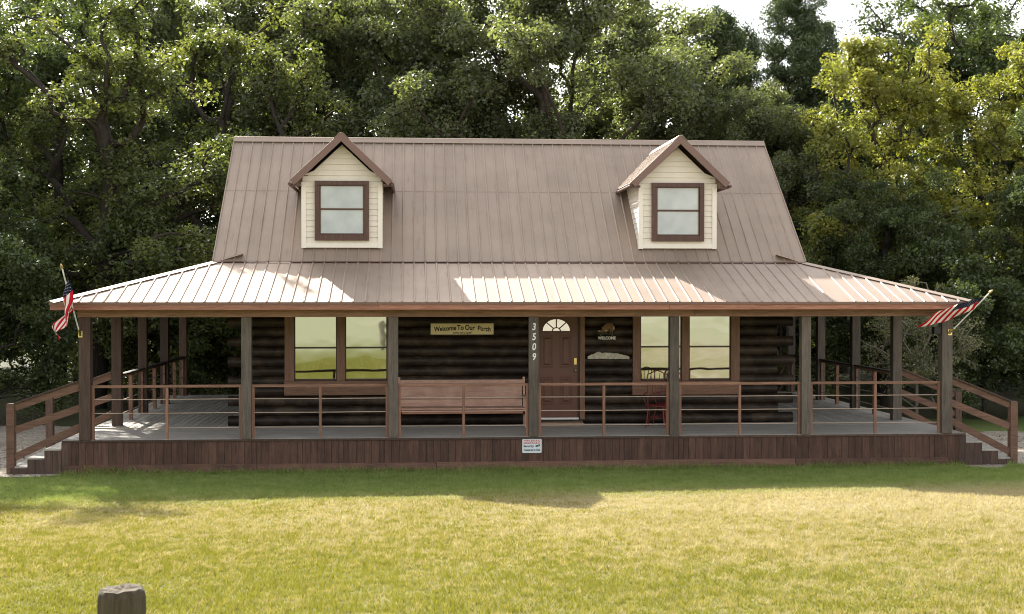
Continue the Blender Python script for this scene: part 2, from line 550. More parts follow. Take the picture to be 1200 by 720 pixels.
def nonuni(a, fine0, fine1, b, step, coarse):
    return np.unique(np.concatenate([np.linspace(a, fine0, coarse), np.arange(fine0, fine1, step), np.linspace(fine1, b, coarse)]))
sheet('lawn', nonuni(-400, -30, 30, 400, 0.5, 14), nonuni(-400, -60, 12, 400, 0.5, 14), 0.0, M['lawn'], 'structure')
def wob(x, y, s=0.0):
    return 0.35 * np.sin(x * 1.3 + s) + 0.25 * np.sin(x * 3.1 + y * 0.7 + s * 2)
sheet('forest_floor', nonuni(-160, -40, 40, 160, 0.4, 14), nonuni(7.5, 8, 40, 200, 0.4, 14), 0.008, M['litter'], 'structure',
      lambda x, y: y > 8.6 + wob(x, y) + np.where(x > 9, 1.0, 0) - np.where(x < -9.5, 2.6, 0))
sheet('gravel_path', np.arange(-30, -8.9, 0.15), np.arange(-1.0, 10.2, 0.15), 0.012, M['gravel'], 'structure',
      lambda x, y: (y > -0.35 + 0.25 * np.sin(x * 2.1) - 0.03 * (x + 9)) & (y < 9.3 + wob(x, y)) )
sheet('gravel_path', np.arange(8.6, 32, 0.15), np.arange(-1.2, 7.6, 0.15), 0.012, M['gravel'], 'structure',
      lambda x, y: (y > -0.55 + 0.2 * np.sin(x * 2.7) + 0.2 * np.sin(x * 6.1)) & (y < 6.3 + wob(x, y, 2)) )

# ------------------------------------------------------------------ grass blades
def make_grass():
    Vs, Fs, Rs = [], [], []
    def field(n, ylo, yhi, keep, hmin, hmax, wdt):
        y = rng.uniform(ylo, yhi, n); dist = y + 26.13
        half = dist * 0.40 + 1.6
        xc = -2.375 + dist * 0.075
        x = xc + rng.uniform(-1, 1, n) * half
        ok = keep(x, y)
        x, y = x[ok], y[ok]; n = len(x)
        # tufting: pull blades toward tuft centres
        tx = np.round(x / 0.07) * 0.07 + 0.03 * np.sin(y * 91); ty = np.round(y / 0.07) * 0.07 + 0.03 * np.sin(x * 83)
        k = rng.uniform(0, 0.6, n)
        x = x * (1 - k) + tx * k; y = y * (1 - k) + ty * k
        patch = 0.5 + 0.5 * np.sin(x * 1.7 + 2 * np.sin(y * 0.9)) * np.sin(y * 2.3 + np.sin(x * 1.1))
        cellh = np.modf(np.abs(np.sin(np.round(x / .09) * 3.17 + np.round(y / .13) * 51.7) * 1375.5))[0]
        h = rng.uniform(hmin, hmax, n) * (0.5 + 0.35 * patch + .75 * cellh)
        ang = rng.uniform(0, 2 * math.pi, n)
        lean = rng.uniform(0.2, 1.1, n) * h
        la = rng.uniform(0, 2 * math.pi, n)
        ww = wdt * rng.uniform(0.7, 1.3, n)
        z = gh(x, y) - 0.004
        bx, by = np.cos(ang) * ww, np.sin(ang) * ww
        A = np.stack([x - bx, y - by, z], 1); B = np.stack([x + bx, y + by, z], 1)
        T = np.stack([x + np.cos(la) * lean, y + np.sin(la) * lean, z + h], 1)
        V = np.stack([A, B, T], 1).reshape(-1, 3)
        F = np.arange(3 * n).reshape(n, 3)
        tuft = np.modf(np.abs(np.sin(np.round(x / .075) * 12.9898 + np.round(y / .11) * 78.233) * 43758.5453))[0]
        tuft2 = np.modf(np.abs(np.sin(np.round(x / .2) * 39.3 + np.round(y / .3) * 17.23) * 9758.5))[0]
        return V, F, np.clip(.45 * tuft + .2 * tuft2 + .35 * rng.random(n), 0, 1)
    gx = lambda x, y: ~(((x < -9.0) & (y > -0.35 + 0.25 * np.sin(x * 2.1) - 0.03 * (x + 9))) | ((x > 8.6) & (y > -0.55 + 0.2 * np.sin(x * 2.7) + 0.2 * np.sin(x * 6.1)))) & ((y < -0.16) | (x < -9) | (x > 8.6))
    parts = [field(210000, -17.5, -12.5, gx, 0.02, 0.05, 0.0045),
             field(230000, -12.5, -8.0, gx, 0.02, 0.05, 0.0055),
             field(300000, -8.0, -0.16, gx, 0.02, 0.048, 0.006),
             field(60000, -4.6, -0.16, gx, 0.03, 0.07, 0.005),
             field(9000, -0.45, -0.16, gx, 0.06, 0.14, 0.006)]
    off = 0
    for V, F, r in parts:
        Vs.append(V); Fs.append(F + off); Rs.append(r); off += len(V)
    me = fast_mesh('lawn_grass', np.concatenate(Vs), np.concatenate(Fs), np.concatenate(Rs))
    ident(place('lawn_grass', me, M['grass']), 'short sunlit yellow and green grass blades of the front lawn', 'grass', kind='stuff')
make_grass()

# ------------------------------------------------------------------ the cabin
DZ = 0.65                      # deck height
PXL, PXR = -8.586, 8.291       # porch post lines
FP = [PXL, -5.547, -2.7325, 0.0, 2.783, 5.425, PXR]
SY = [2.743, 5.486, 8.229, 10.97]
WX0, WX1, WY0, WY1 = -5.88, 5.42, 2.4, 8.57
RX0, RX1 = -6.47, 6.02
RYB, RZB, RYR, RZR = 2.0, 3.44 + DZ, 5.486, 6.365 + DZ
RYE = 2 * RYR - RYB
EX0, EX1, EY0, EY1, EZ = -9.126, 8.674, -0.5, 11.47, 2.634 + DZ
cabin = empty('log_cabin', (-0.23, 5.486, 0.0), 'long dark log cabin with brown metal roof, two dormers and a wraparound porch', 'cabin')

# deck: centre boards along x in front, side boards along y
m = MB()
y = -0.08
while y < 2.38:
    m.box((-9.02, y, DZ - 0.035), (8.68, min(y + 0.131, 2.39), DZ), None); y += 0.14
m.build('porch_deck', M['deck_x'], cabin, 0.003)
for x0, x1 in ((-9.02, WX0 - 0.02), (WX1 + 0.02, 8.68)):
    m = MB(); x = x0
    while x < x1:
        m.box((x, 2.395, DZ - 0.035), (min(x + 0.129, x1), 11.1, DZ)); x += 0.142
    m.build('porch_deck', M['deck_y'], cabin, 0.003)
m = MB()
y = WY1 + 0.1
while y < 11.0:
    m.box((WX0 - 0.015, y, DZ - 0.035), (WX1 + 0.015, y + 0.135, DZ)); y += 0.14
m.build('porch_deck', M['deck_x'], cabin)

# skirt of upright planks
m = MB(); x = -8.98
while x < 8.6:
    wv = random.choice((0.10, 0.135, 0.135, 0.15))
    x1 = min(x + wv, 8.62)
    dy = random.uniform(-0.003, 0.003)
    m.box((x + 0.0025, -0.075 + dy, 0.0), (x1 - 0.0025, -0.05 + dy, DZ - 0.04)); x = x1
m.build('porch_skirt', M['skirt'], cabin)
m = MB()
for x in (-9.0, 8.64):
    y = -0.04
    while y < 11.0:
        m.box((x - 0.012, y, -0.02), (x + 0.012, y + 0.135, DZ - 0.04)); y += 0.14
x = -8.98
while x < 8.6:
    m.box((x, 11.04, 0), (x + 0.137, 11.065, DZ - 0.04)); x += 0.14
m.build('porch_skirt', M['skirt'], cabin)
m = MB()
for a, b, dz in ((-8.98, -5.35, 0.006), (-5.34, -1.9, 0.0), (-1.89, 1.75, 0.004), (1.76, 5.2, 0.009), (5.21, 8.32, 0.004)):
    m.box((a, -0.115, 0.01 + dz + float(gh((a + b) / 2, -0.1))), (b, -0.078, 0.165 + dz))
m.build('base_board', M['base_board'], cabin, 0.004)
m = MB()
for a, b in ((-9.02, -3.4), (-3.395, 2.9), (2.905, 8.68)):
    m.box((a, -0.1, DZ - 0.045), (b, -0.083, DZ - 0.004))
m.build('deck_edge', M['stringer'], cabin, 0.003)

# posts
def post(x, y, z0, z1, wd, mat):
    mb = MB(); n = 8
    mb.box((x - wd / 2, y - wd / 2, z0), (x + wd / 2, y + wd / 2, z1))
    return mb.build('porch_post', mat, cabin, 0.008)
for i, x in enumerate(FP):
    post(x, 0.0, DZ, DZ + 2.34, 0.19 if 0 < i < 6 else 0.215, M['post'] if 0 < i else M['post_brown'])
for y in SY:
    post(PXL, y, DZ, DZ + 2.34, 0.20, M['post_brown'])
    post(PXR, y, DZ, DZ + 2.34, 0.20, M['post'])
for x in FP[1:-1]:
    post(x, SY[-1], DZ, DZ + 2.34, 0.19, M['post'])

# beams
m = MB()
for a, b in ((PXL - 0.14, FP[2] - 0.2), (FP[2] - 0.197, FP[4] + 0.4), (FP[4] + 0.403, PXR + 0.14)):
    m.box((a, -0.06, DZ + 2.34), (b, 0.06, DZ + 2.60))
m.build('porch_beam', M['beam'], cabin, 0.005)
for x in (PXL, PXR):
    MB().box((x - 0.06, 0.065, DZ + 2.34), (x + 0.06, SY[-1] + 0.1, DZ + 2.60)).build('porch_beam', M['beam_y'], cabin, 0.005)
MB().box((PXL + 0.07, SY[-1] - 0.06, DZ + 2.34), (PXR - 0.07, SY[-1] + 0.06, DZ + 2.60)).build('porch_beam', M['beam'], cabin, 0.005)

# fascia
FZ0, FZ1 = EZ - 0.15, EZ - 0.03
m = MB()
for a, b in ((EX0 + 0.0, -3.0), (-2.997, 2.6), (2.603, EX1 - 0.0)):
    m.box((a, EY0 + 0.02, FZ0), (b, EY0 + 0.058, FZ1))
m.build('fascia', M['fascia'], cabin, 0.004)
for x in (EX0 + 0.02, EX1 - 0.058):
    MB().box((x, EY0 + 0.06, FZ0), (x + 0.038, EY1 - 0.06, FZ1)).build('fascia', M['beam_y'], cabin)
MB().box((EX0, EY1 - 0.058, FZ0), (EX1, EY1 - 0.02, FZ1)).build('fascia', M['fascia'], cabin)
# ceiling boards of the porch
m = MB(); x = EX0 + 0.07
while x < EX1 - 0.07:
    x1 = min(x + 0.14, EX1 - 0.07)
    m.box((x, EY0 + 0.07, DZ + 2.605), (x1 - 0.003, WY0 - 0.2, DZ + 2.62))
    m.box((x, WY1 + 0.2, DZ + 2.605), (x1 - 0.003, EY1 - 0.07, DZ + 2.62))
    if x1 < WX0 - 0.2 or x > WX1 + 0.2:
        m.box((x, WY0 - 0.19, DZ + 2.605), (x1 - 0.003, WY1 + 0.19, DZ + 2.62))
    x = x1
m.build('porch_ceiling', M['soffit'], cabin)

# ---- roofs.  helper: sloped panel with ribs, clipped by a polygon range function
RIB = 0.2325
def ribbed_slope(mb, u0, u1, lo, hi, P, nrm, rib_h=0.02, lo_clip=None):
    """P(u,t) point on the plane, t in [lo(u),hi(u)]; ribs run along t at constant u"""
    us = [u0]
    u = math.ceil(u0 / RIB) * RIB
    ribs = []
    while u < u1 - 0.03:
        if u > u0 + 0.03: ribs.append(u)
        u += RIB
    nrm = Vector(nrm)
    # flat pans
    edges = [u0] + ribs + [u1]
    for a, b in zip(edges[:-1], edges[1:]):
        jit = 0.0
        vs = [P(a, lo(a)), P(b, lo(b)), P(b, hi(b)), P(a, hi(a))]
        th = nrm * -0.012
        vs2 = [Vector(v) + th for v in vs]
        mb.add([Vector(v) for v in vs] + vs2, [(0, 1, 2, 3), (7, 6, 5, 4), (0, 4, 5, 1), (2, 6, 7, 3), (1, 5, 6, 2), (3, 7, 4, 0)], random.random())
    for r in ribs:
        if hi(r) - lo(r) < 0.08: continue
        bw, tw = 0.021, 0.009
        pts = []
        for t in (lo(r) - 0.004, hi(r)):
            for du, h in ((-bw, 0.0), (-tw, rib_h), (tw, rib_h), (bw, 0.0)):
                pts.append(Vector(P(r + du, t)) + nrm * h)
        mb.add(pts, [(0, 1, 5, 4), (1, 2, 6, 5), (2, 3, 7, 6), (3, 2, 1, 0), (4, 5, 6, 7)], random.random())

SLF = (RZB - EZ) / (RYB - EY0)
def nrm_of(a, b):
    n = Vector(a).cross(Vector(b)).normalized()
    return n if n.z > 0 else -n
m = MB()
# front porch slope; the hips run from the eave corners to the main roof corners
def hi_front(u):
    if u < RX0: return (u - EX0) / (RX0 - EX0)
    if u > RX1: return (EX1 - u) / (EX1 - RX1)
    return 1.0
nF = nrm_of((1, 0, 0), (0, RYB - EY0, RZB - EZ))
ribbed_slope(m, EX0, RX0, lambda u: 0.0, hi_front, lambda u, t: (u, EY0 + t * (RYB - EY0), EZ + t * (RZB - EZ)), nF)
ribbed_slope(m, RX0, RX1, lambda u: 0.0, hi_front, lambda u, t: (u, EY0 + t * (RYB - EY0), EZ + t * (RZB - EZ)), nF)
ribbed_slope(m, RX1, EX1, lambda u: 0.0, hi_front, lambda u, t: (u, EY0 + t * (RYB - EY0), EZ + t * (RZB - EZ)), nF)
m.build('porch_roof', M['roof'], cabin)
m = MB()   # back slope
nB = nrm_of((1, 0, 0), (0, -(EY1 - RYE), RZB - EZ))
ribbed_slope(m, EX0, EX1, lambda u: 0.0, hi_front, lambda u, t: (u, EY1 - t * (EY1 - RYE), EZ + t * (RZB - EZ)), nB)
m.build('porch_roof', M['roof'], cabin)
for ex, rx in ((EX0, RX0), (EX1, RX1)):
    m = MB()
    wxx = WX0 if ex < 0 else WX1
    zin = RZB + (RZB - EZ) * (abs(wxx - rx)) / abs(rx - ex)
    def hi_side(u, ex=ex, rx=rx):
        if u < RYB: return (u - EY0) / (RYB - EY0)
        if u > RYE: return (EY1 - u) / (EY1 - RYE)
        return 1.0
    nS = nrm_of((0, 1, 0), (rx - ex, 0, RZB - EZ))
    P = lambda u, t, ex=ex, rx=rx: (ex + t * (rx - ex), u, EZ + t * (RZB - EZ))
    ribbed_slope(m, EY0, RYB, lambda u: 0.0, hi_side, P, nS)
    ribbed_slope(m, RYB, RYE, lambda u: 0.0, lambda u: 1.0 + abs(wxx - rx) / abs(rx - ex), P, nS)
    ribbed_slope(m, RYE, EY1, lambda u: 0.0, hi_side, P, nS)
    m.build('porch_roof', M['roof'], cabin)
    for ey, ry in ((EY0, RYB), (EY1, RYE)):   # hip caps: two wings folded over the hip
        a = Vector((ex, ey, EZ + 0.026)); b = Vector((rx, ry, RZB + 0.026))
        nf = nF if ey < 0 else nB
        d = (b - a).normalized()
        w1 = nf.cross(d).normalized(); w2 = nS.cross(d).normalized()
        if w1.x * (-1 if ex < 0 else 1) > 0: w1 = -w1
        if (w2.y * (-1 if ey < 0 else 1)) > 0: w2 = -w2
        mc = MB()
        for wv in (w1, w2):
            mc.add([a, b, b + wv * 0.15, a + wv * 0.15, a - Vector((0, 0, .006)), b - Vector((0, 0, .006)), b + wv * 0.15 - Vector((0, 0, .006)), a + wv * 0.15 - Vector((0, 0, .006))],
                   [(0, 1, 2, 3), (7, 6, 5, 4), (3, 2, 6, 7), (0, 3, 7, 4), (1, 5, 6, 2)], 0.5)
        mc.build('hip_cap', M['roof'], cabin)
# drip edge
m = MB()
m.box((EX0 - 0.01, EY0 - 0.006, EZ - 0.05), (EX1 + 0.01, EY0 + 0.016, EZ - 0.008), 0.2)
m.box((EX0 - 0.01, EY1 - 0.016, EZ - 0.05), (EX1 + 0.01, EY1 + 0.006, EZ - 0.008), 0.2)
for x in (EX0 - 0.008, EX1 - 0.008):
    m.box((x, EY0 + 0.018, EZ - 0.05), (x + 0.016, EY1 - 0.018, EZ - 0.008), 0.2)
m.build('drip_edge', M['roof_trim'], cabin)

# main roof
ms = math.hypot(RYR - RYB, RZR - RZB)
for sgn in (1, -1):
    m = MB()
    yb = RYB if sgn > 0 else RYE
    nM = nrm_of((1, 0, 0), (0, sgn * (RYR - RYB), RZR - RZB))
    P = lambda u, t, yb=yb, sgn=sgn: (u, yb + sgn * t * (RYR - RYB), RZB + 0.03 + t * (RZR - RZB))
    ribbed_slope(m, RX0, RX1, lambda u: 0.0, lambda u: 1.0, P, nM, 0.02)
    t0 = 0.545   # lap between the two courses of sheets
    p0 = Vector(P(RX0, t0)) + nM * 0.004; p1 = Vector(P(RX1, t0)) + nM * 0.004
    m.bar(p0, p1, 0.004, 0.003, up=nM, r=0.5)
    m.build('main_roof', M['roof'], cabin)
    mc = MB()   # rake trims and ridge cap wing
    for x in (RX0 - 0.012, RX1 + 0.012):
        mc.bar(Vector(P(x, 0.0)) - nM * 0.055, Vector(P(x, 1.0)) - nM * 0.055, 0.022, 0.15, up=nM, r=0.5)
    d = (Vector(P(0, 1.0)) - Vector(P(0, 0.0))).normalized()
    c = Vector(P(0, 1.0)) - d * 0.085 + nM * 0.03
    mc.bar(Vector((RX0 - 0.02, c.y, c.z)), Vector((RX1 + 0.02, c.y, c.z)), 0.17, 0.008, up=nM, r=0.5)
    mc.build('roof_trim', M['roof'], cabin)
mc = MB().tube([(RX0 - 0.025, RYR, RZR + 0.048), (RX1 + 0.025, RYR, RZR + 0.048)], 0.026, 8, 0.5)
mc.build('ridge_cap', M['roof'], cabin)
# flashing where the steep roof meets the porch roof
m = MB(); x = RX0
while x < RX1:
    x1 = min(x + 3.05, RX1)
    m.bar((x + 0.002, RYB - 0.01, RZB + 0.022 + random.uniform(-.003, .003)), (x1 - 0.004, RYB - 0.01, RZB + 0.022), 0.10, 0.006, up=nF); x = x1
m.build('roof_flashing', M['roof_trim'], cabin)
# gable walls and attic filling under the roof
for x in (WX0 + 0.02, WX1 - 0.14):
    MB().add([(x, WY0, DZ + 2.7), (x, WY1, DZ + 2.7), (x, RYR, RZR - 0.12 + 0.0), (x + 0.12, WY0, DZ + 2.7), (x + 0.12, WY1, DZ + 2.7), (x + 0.12, RYR, RZR - 0.12)],
             [(0, 2, 1), (3, 4, 5), (0, 1, 4, 3), (1, 2, 5, 4), (2, 0, 3, 5)]).build('gable_wall', M['siding'], cabin)

# ---- log walls
LP = 0.208
def log_row(mb, a, b, z, rad, axis, ends=True, amp=0.006):
    n = 14; seg = max(2, int(abs(b - a) / 0.35))
    pts = []; rr = []
    ph = random.uniform(0, 6)
    for i in range(seg + 1):
        t = a + (b - a) * i / seg
        off = amp * math.sin(t * 1.7 + ph) + random.uniform(-0.002, 0.002)
        pts.append(off); rr.append(rad * (1 + 0.03 * math.sin(t * 2.3 + ph * 2)))
    P = []
    for i in range(seg + 1):
        t = a + (b - a) * i / seg
        P.append((t, axis[1] + pts[i], z + pts[i] * 0.5) if axis[0] == 'x' else (axis[1] + pts[i], t, z + pts[i] * 0.5))
    mb.tube(P, rr, n)
def in_open(z, opens):
    return [o for o in opens if o[2] < z < o[3]]
OPEN = [(-5.0, -2.86, DZ + 0.72, DZ + 2.6), (0.24, 1.26, DZ - 0.1, DZ + 2.6), (2.40, 4.64, DZ + 0.70, DZ + 2.6)]
m = MB(); k = 0
z = DZ + LP / 2
while z < DZ + 2.75:
    xs = [WX0 - 0.0, WX1 + 0.0]
    cuts = sorted(in_open(z, OPEN))
    cur = WX0 - (0.35 if k % 2 == 0 else 0.06)
    end = WX1 + (0.45 if k % 2 == 0 else 0.10)
    if k == 1: end = WX1 + 0.12
    for c in cuts:
        log_row(m, cur, c[0], z, LP * 0.53, ('x', WY0 + 0.06)); cur = c[1]
    log_row(m, cur, end, z, LP * 0.53, ('x', WY0 + 0.06))
    z += LP; k += 1
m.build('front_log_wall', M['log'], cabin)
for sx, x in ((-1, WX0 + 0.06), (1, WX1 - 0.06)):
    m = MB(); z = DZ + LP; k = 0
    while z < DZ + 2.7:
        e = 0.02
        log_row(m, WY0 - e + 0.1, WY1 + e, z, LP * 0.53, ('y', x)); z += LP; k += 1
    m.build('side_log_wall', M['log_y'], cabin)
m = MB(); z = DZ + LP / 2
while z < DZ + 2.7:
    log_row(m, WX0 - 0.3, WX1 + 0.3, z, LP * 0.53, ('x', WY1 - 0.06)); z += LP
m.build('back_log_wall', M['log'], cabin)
# chinking core behind the logs and the dark rooms
m = MB()
for a, b, z0, z1 in ((WX0 + .1, -5.0, DZ, DZ + 2.7), (-5.0, -2.86, DZ, DZ + .72), (-2.86, .24, DZ, DZ + 2.7), (1.26, 2.40, DZ, DZ + 2.7), (2.4, 4.64, DZ, DZ + .7), (4.64, WX1 - .1, DZ, DZ + 2.7), (-5.0, -2.86, DZ + 2.5, DZ + 2.7), (.24, 1.26, DZ + 2.5, DZ + 2.7), (2.4, 4.64, DZ + 2.5, DZ + 2.7)):
    m.box((a, WY0 + 0.04, z0 - (0.6 if z0 == DZ else 0)), (b, WY0 + 0.09, z1), 0.2)
m.box((WX0 + .04, WY0 + .1, 0.05), (WX0 + .09, WY1 - .1, DZ + 2.7), 0.2)
m.box((WX1 - .09, WY0 + .1, 0.05), (WX1 - .04, WY1 - .1, DZ + 2.7), 0.2)
m.box((WX0 + .1, WY1 - .09, 0.05), (WX1 - .1, WY1 - .04, DZ + 2.7), 0.2)
m.box((WX0 + .1, WY0 + .1, DZ - .1), (WX1 - .1, WY1 - .1, DZ - 0.05), 0.2)
m.build('wall_core', M['void'], cabin)

# ---- porch windows
def porch_window(x0, x1, ml, mr, pl, pr, zb):
    """x0..x1 outer trim, pl..ml and mr..pr the panes"""
    yw = WY0 - 0.075
    zt = DZ + 2.46; zs = DZ + zb
    win = MB().box((x0 - 0.01, yw - 0.012, DZ + zb - 0.30), (x1 + 0.01, yw + 0.10, DZ + zb - 0.003)).build('window', M['trim_x'], cabin, 0.004)
    for q0, q1, dy in ((x0, pl, 0), (ml, mr, .006), (pr, x1, 0)):
        MB().box((q0, yw + dy, zs), (q1, yw + 0.14, zt)).build('frame_board', M['trim'], win, 0.004)
    MB().box((pl + .003, yw, zt - 0.1), (ml - .003, yw + 0.13, zt)).box((mr + .003, yw, zt - 0.1), (pr - .003, yw + 0.13, zt)).build('head_board', M['trim_x'], win, 0.003)
    zm = DZ + 1.645
    for a, b in ((pl, ml), (mr, pr)):
        s_ = MB(); t = 0.022
        s_.box((a, yw + .05, zs), (a + t, yw + .10, zt - .1)); s_.box((b - t, yw + .05, zs), (b, yw + .10, zt - .1))
        s_.box((a + t, yw + .05, zs), (b - t, yw + .10, zs + 0.045)); s_.box((a + t, yw + .045, zm - .018), (b - t, yw + .10, zm + .018))
        s_.build('sash', M['sash'], win, 0.003)
        for z0, z1 in ((zs + 0.045, zm - 0.018), (zm + 0.018, zt - 0.1)):
            MB().box((a + t, yw + .075, z0), (b - t, yw + .081, z1)).build('pane', M['glass'], win)
porch_window(-5.043, -2.80, -3.951, -3.779, -4.846, -2.892, 0.945)
porch_window(2.354, 4.684, 3.421, 3.579, 2.52, 4.496, 0.915)

# ---- door
yd = WY0 - 0.02
dx0, dx1, dz0, dz1 = 0.25, 1.175, DZ + 0.145, DZ + 2.35
m = MB()
m.box((dx0, yd, dz0), (dx1, yd + 0.045, DZ + 1.985))
cxd = 0.712; rf = 0.315; zf = DZ + 1.99
# slab above, with the fanlight cut out
arc = [(cxd + rf * math.cos(t), zf + rf * 0.86 * math.sin(t)) for t in np.linspace(0, math.pi, 17)]
for sgn in (1, -1):
    pts = [(cxd + sgn * rf * math.cos(t), zf + rf * .86 * math.sin(t)) for t in np.linspace(0, math.pi / 2, 9)]
    ed = dx1 if sgn > 0 else dx0
    prev = None
    for (ax, az), (bx, bz) in zip(pts[:-1], pts[1:]):
        q = [(ax, az), (ed, az), (ed, bz), (bx, bz)]
        m.prism(q if sgn > 0 else q[::-1], yd, yd + 0.045)
    m.prism([(cxd, pts[-1][1]), (ed, pts[-1][1]), (ed, dz1), (cxd, dz1)] if sgn > 0 else [(ed, pts[-1][1]), (cxd, pts[-1][1]), (cxd, dz1), (ed, dz1)], yd, yd + 0.045)
door = m.build('door', M['door'], cabin)
def panel(x0, x1, z0, z1):
    p = MB()
    b = 0.03
    for a in (((x0, z0), (x1, z0 + b)), ((x0, z1 - b), (x1, z1)), ((x0, z0 + b), (x0 + b, z1 - b)), ((x1 - b, z0 + b), (x1, z1 - b))):
        p.box((a[0][0], yd - 0.012, a[0][1]), (a[1][0], yd - 0.001, a[1][1]), mi=0)
    # raised field with sloping sides
    o, i = 0.05, 0.085
    vs = [(x0 + o, yd - .001, z0 + o), (x1 - o, yd - .001, z0 + o), (x1 - o, yd - .001, z1 - o), (x0 + o, yd - .001, z1 - o),
          (x0 + i, yd - .018, z0 + i), (x1 - i, yd - .018, z0 + i), (x1 - i, yd - .018, z1 - i), (x0 + i, yd - .018, z1 - i)]
    p.add(vs, [(4, 5, 6, 7), (0, 1, 5, 4), (1, 2, 6, 5), (2, 3, 7, 6), (3, 0, 4, 7)], mi=1)
    p.build('door_panel', [M['door_bead'], M['door']], door, 0.003)
for x0, x1 in ((0.375, 0.640), (0.785, 1.05)):
    panel(x0, x1, DZ + 1.21, DZ + 1.90)
    panel(x0, x1, DZ + 0.42, DZ + 1.01)
fl = MB()
g = [(cxd + rf * 0.97 * math.cos(t), zf + rf * .86 * .97 * math.sin(t)) for t in np.linspace(0, math.pi, 17)]
fl.prism(g, yd + 0.02, yd + 0.026)
fan = fl.build('fanlight', M['glass'], door)
b = MB()
out = [(cxd + (rf + .02) * math.cos(t), zf + (rf * .86 + .02) * math.sin(t)) for t in np.linspace(0, math.pi, 17)]
inn = [(cxd + (rf - .02) * math.cos(t), zf + (rf * .86 - .02) * math.sin(t)) for t in np.linspace(0, math.pi, 17)]
for i in range(16):
    b.prism([out[i], out[i + 1], inn[i + 1], inn[i]], yd - 0.012, yd + 0.018, 0.5)
b.box((cxd - rf - .02, yd - .012, zf - .04), (cxd + rf + .02, yd - .001, zf), 0.5)
hub = [(cxd + .075 * math.cos(t), zf + .06 * math.sin(t)) for t in np.linspace(0, math.pi, 9)]
hub2 = [(cxd + .098 * math.cos(t), zf + .08 * math.sin(t)) for t in np.linspace(0, math.pi, 9)]
for i in range(8):
    b.prism([hub2[i], hub2[i + 1], hub[i + 1], hub[i]], yd - 0.004, yd + 0.018, 0.5)
for t in (math.pi * .25, math.pi / 2, math.pi * .75):
    b.bar((cxd + .09 * math.cos(t), yd + .008, zf + .075 * math.sin(t)), (cxd + (rf - .02) * math.cos(t), yd + .008, zf + (rf * .86 - .02) * math.sin(t)), 0.022, 0.016, up=(0, 1, 0), r=0.5)
b.build('glazing_bars', M['door_bead'], door)
MB().box((1.085, yd - .03, DZ + 1.27), (1.145, yd - .001, DZ + 1.41)).box((1.098, yd - .036, DZ + 1.30), (1.132, yd - .031, DZ + 1.39)).build('keypad', M['brass'], door, 0.004)
kn = MB().tube([(1.115, yd - .001, DZ + 1.15), (1.115, yd - .03, DZ + 1.15), (1.115, yd - .045, DZ + 1.15), (1.115, yd - .07, DZ + 1.15), (1.115, yd - .08, DZ + 1.15)], [.033, .014, .026, .03, .012], 14)
kn.build('door_knob', M['metal'], door)
m = MB()
m.box((dx1 + .004, yd - .045, DZ + .1), (dx1 + .03, yd + .05, DZ + 2.45), mi=1)
m.box((dx1 + .033, yd - .075, DZ + .1), (dx1 + .14, yd + .05, DZ + 2.45))
m.box((dx0 - .14, yd - .075, DZ + .1), (dx0 - .012, yd + .05, DZ + 2.45))
m.box((dx0 - .012, yd - .07, DZ + 2.355), (dx1 + .03, yd + .05, DZ + 2.45))
m.build('door_frame', [M['trim'], M['sash']], cabin, 0.003)
MB().box((dx0 - .012, yd - .09, DZ + .10), (dx1 + .004, yd + .05, DZ + .14)).build('threshold', M['white'], cabin, 0.003)
MB().box((dx0 - .1, yd - .08, DZ + .001), (dx1 + .1, yd + .04, DZ + .098)).build('door_step', M['log'], cabin, 0.003)

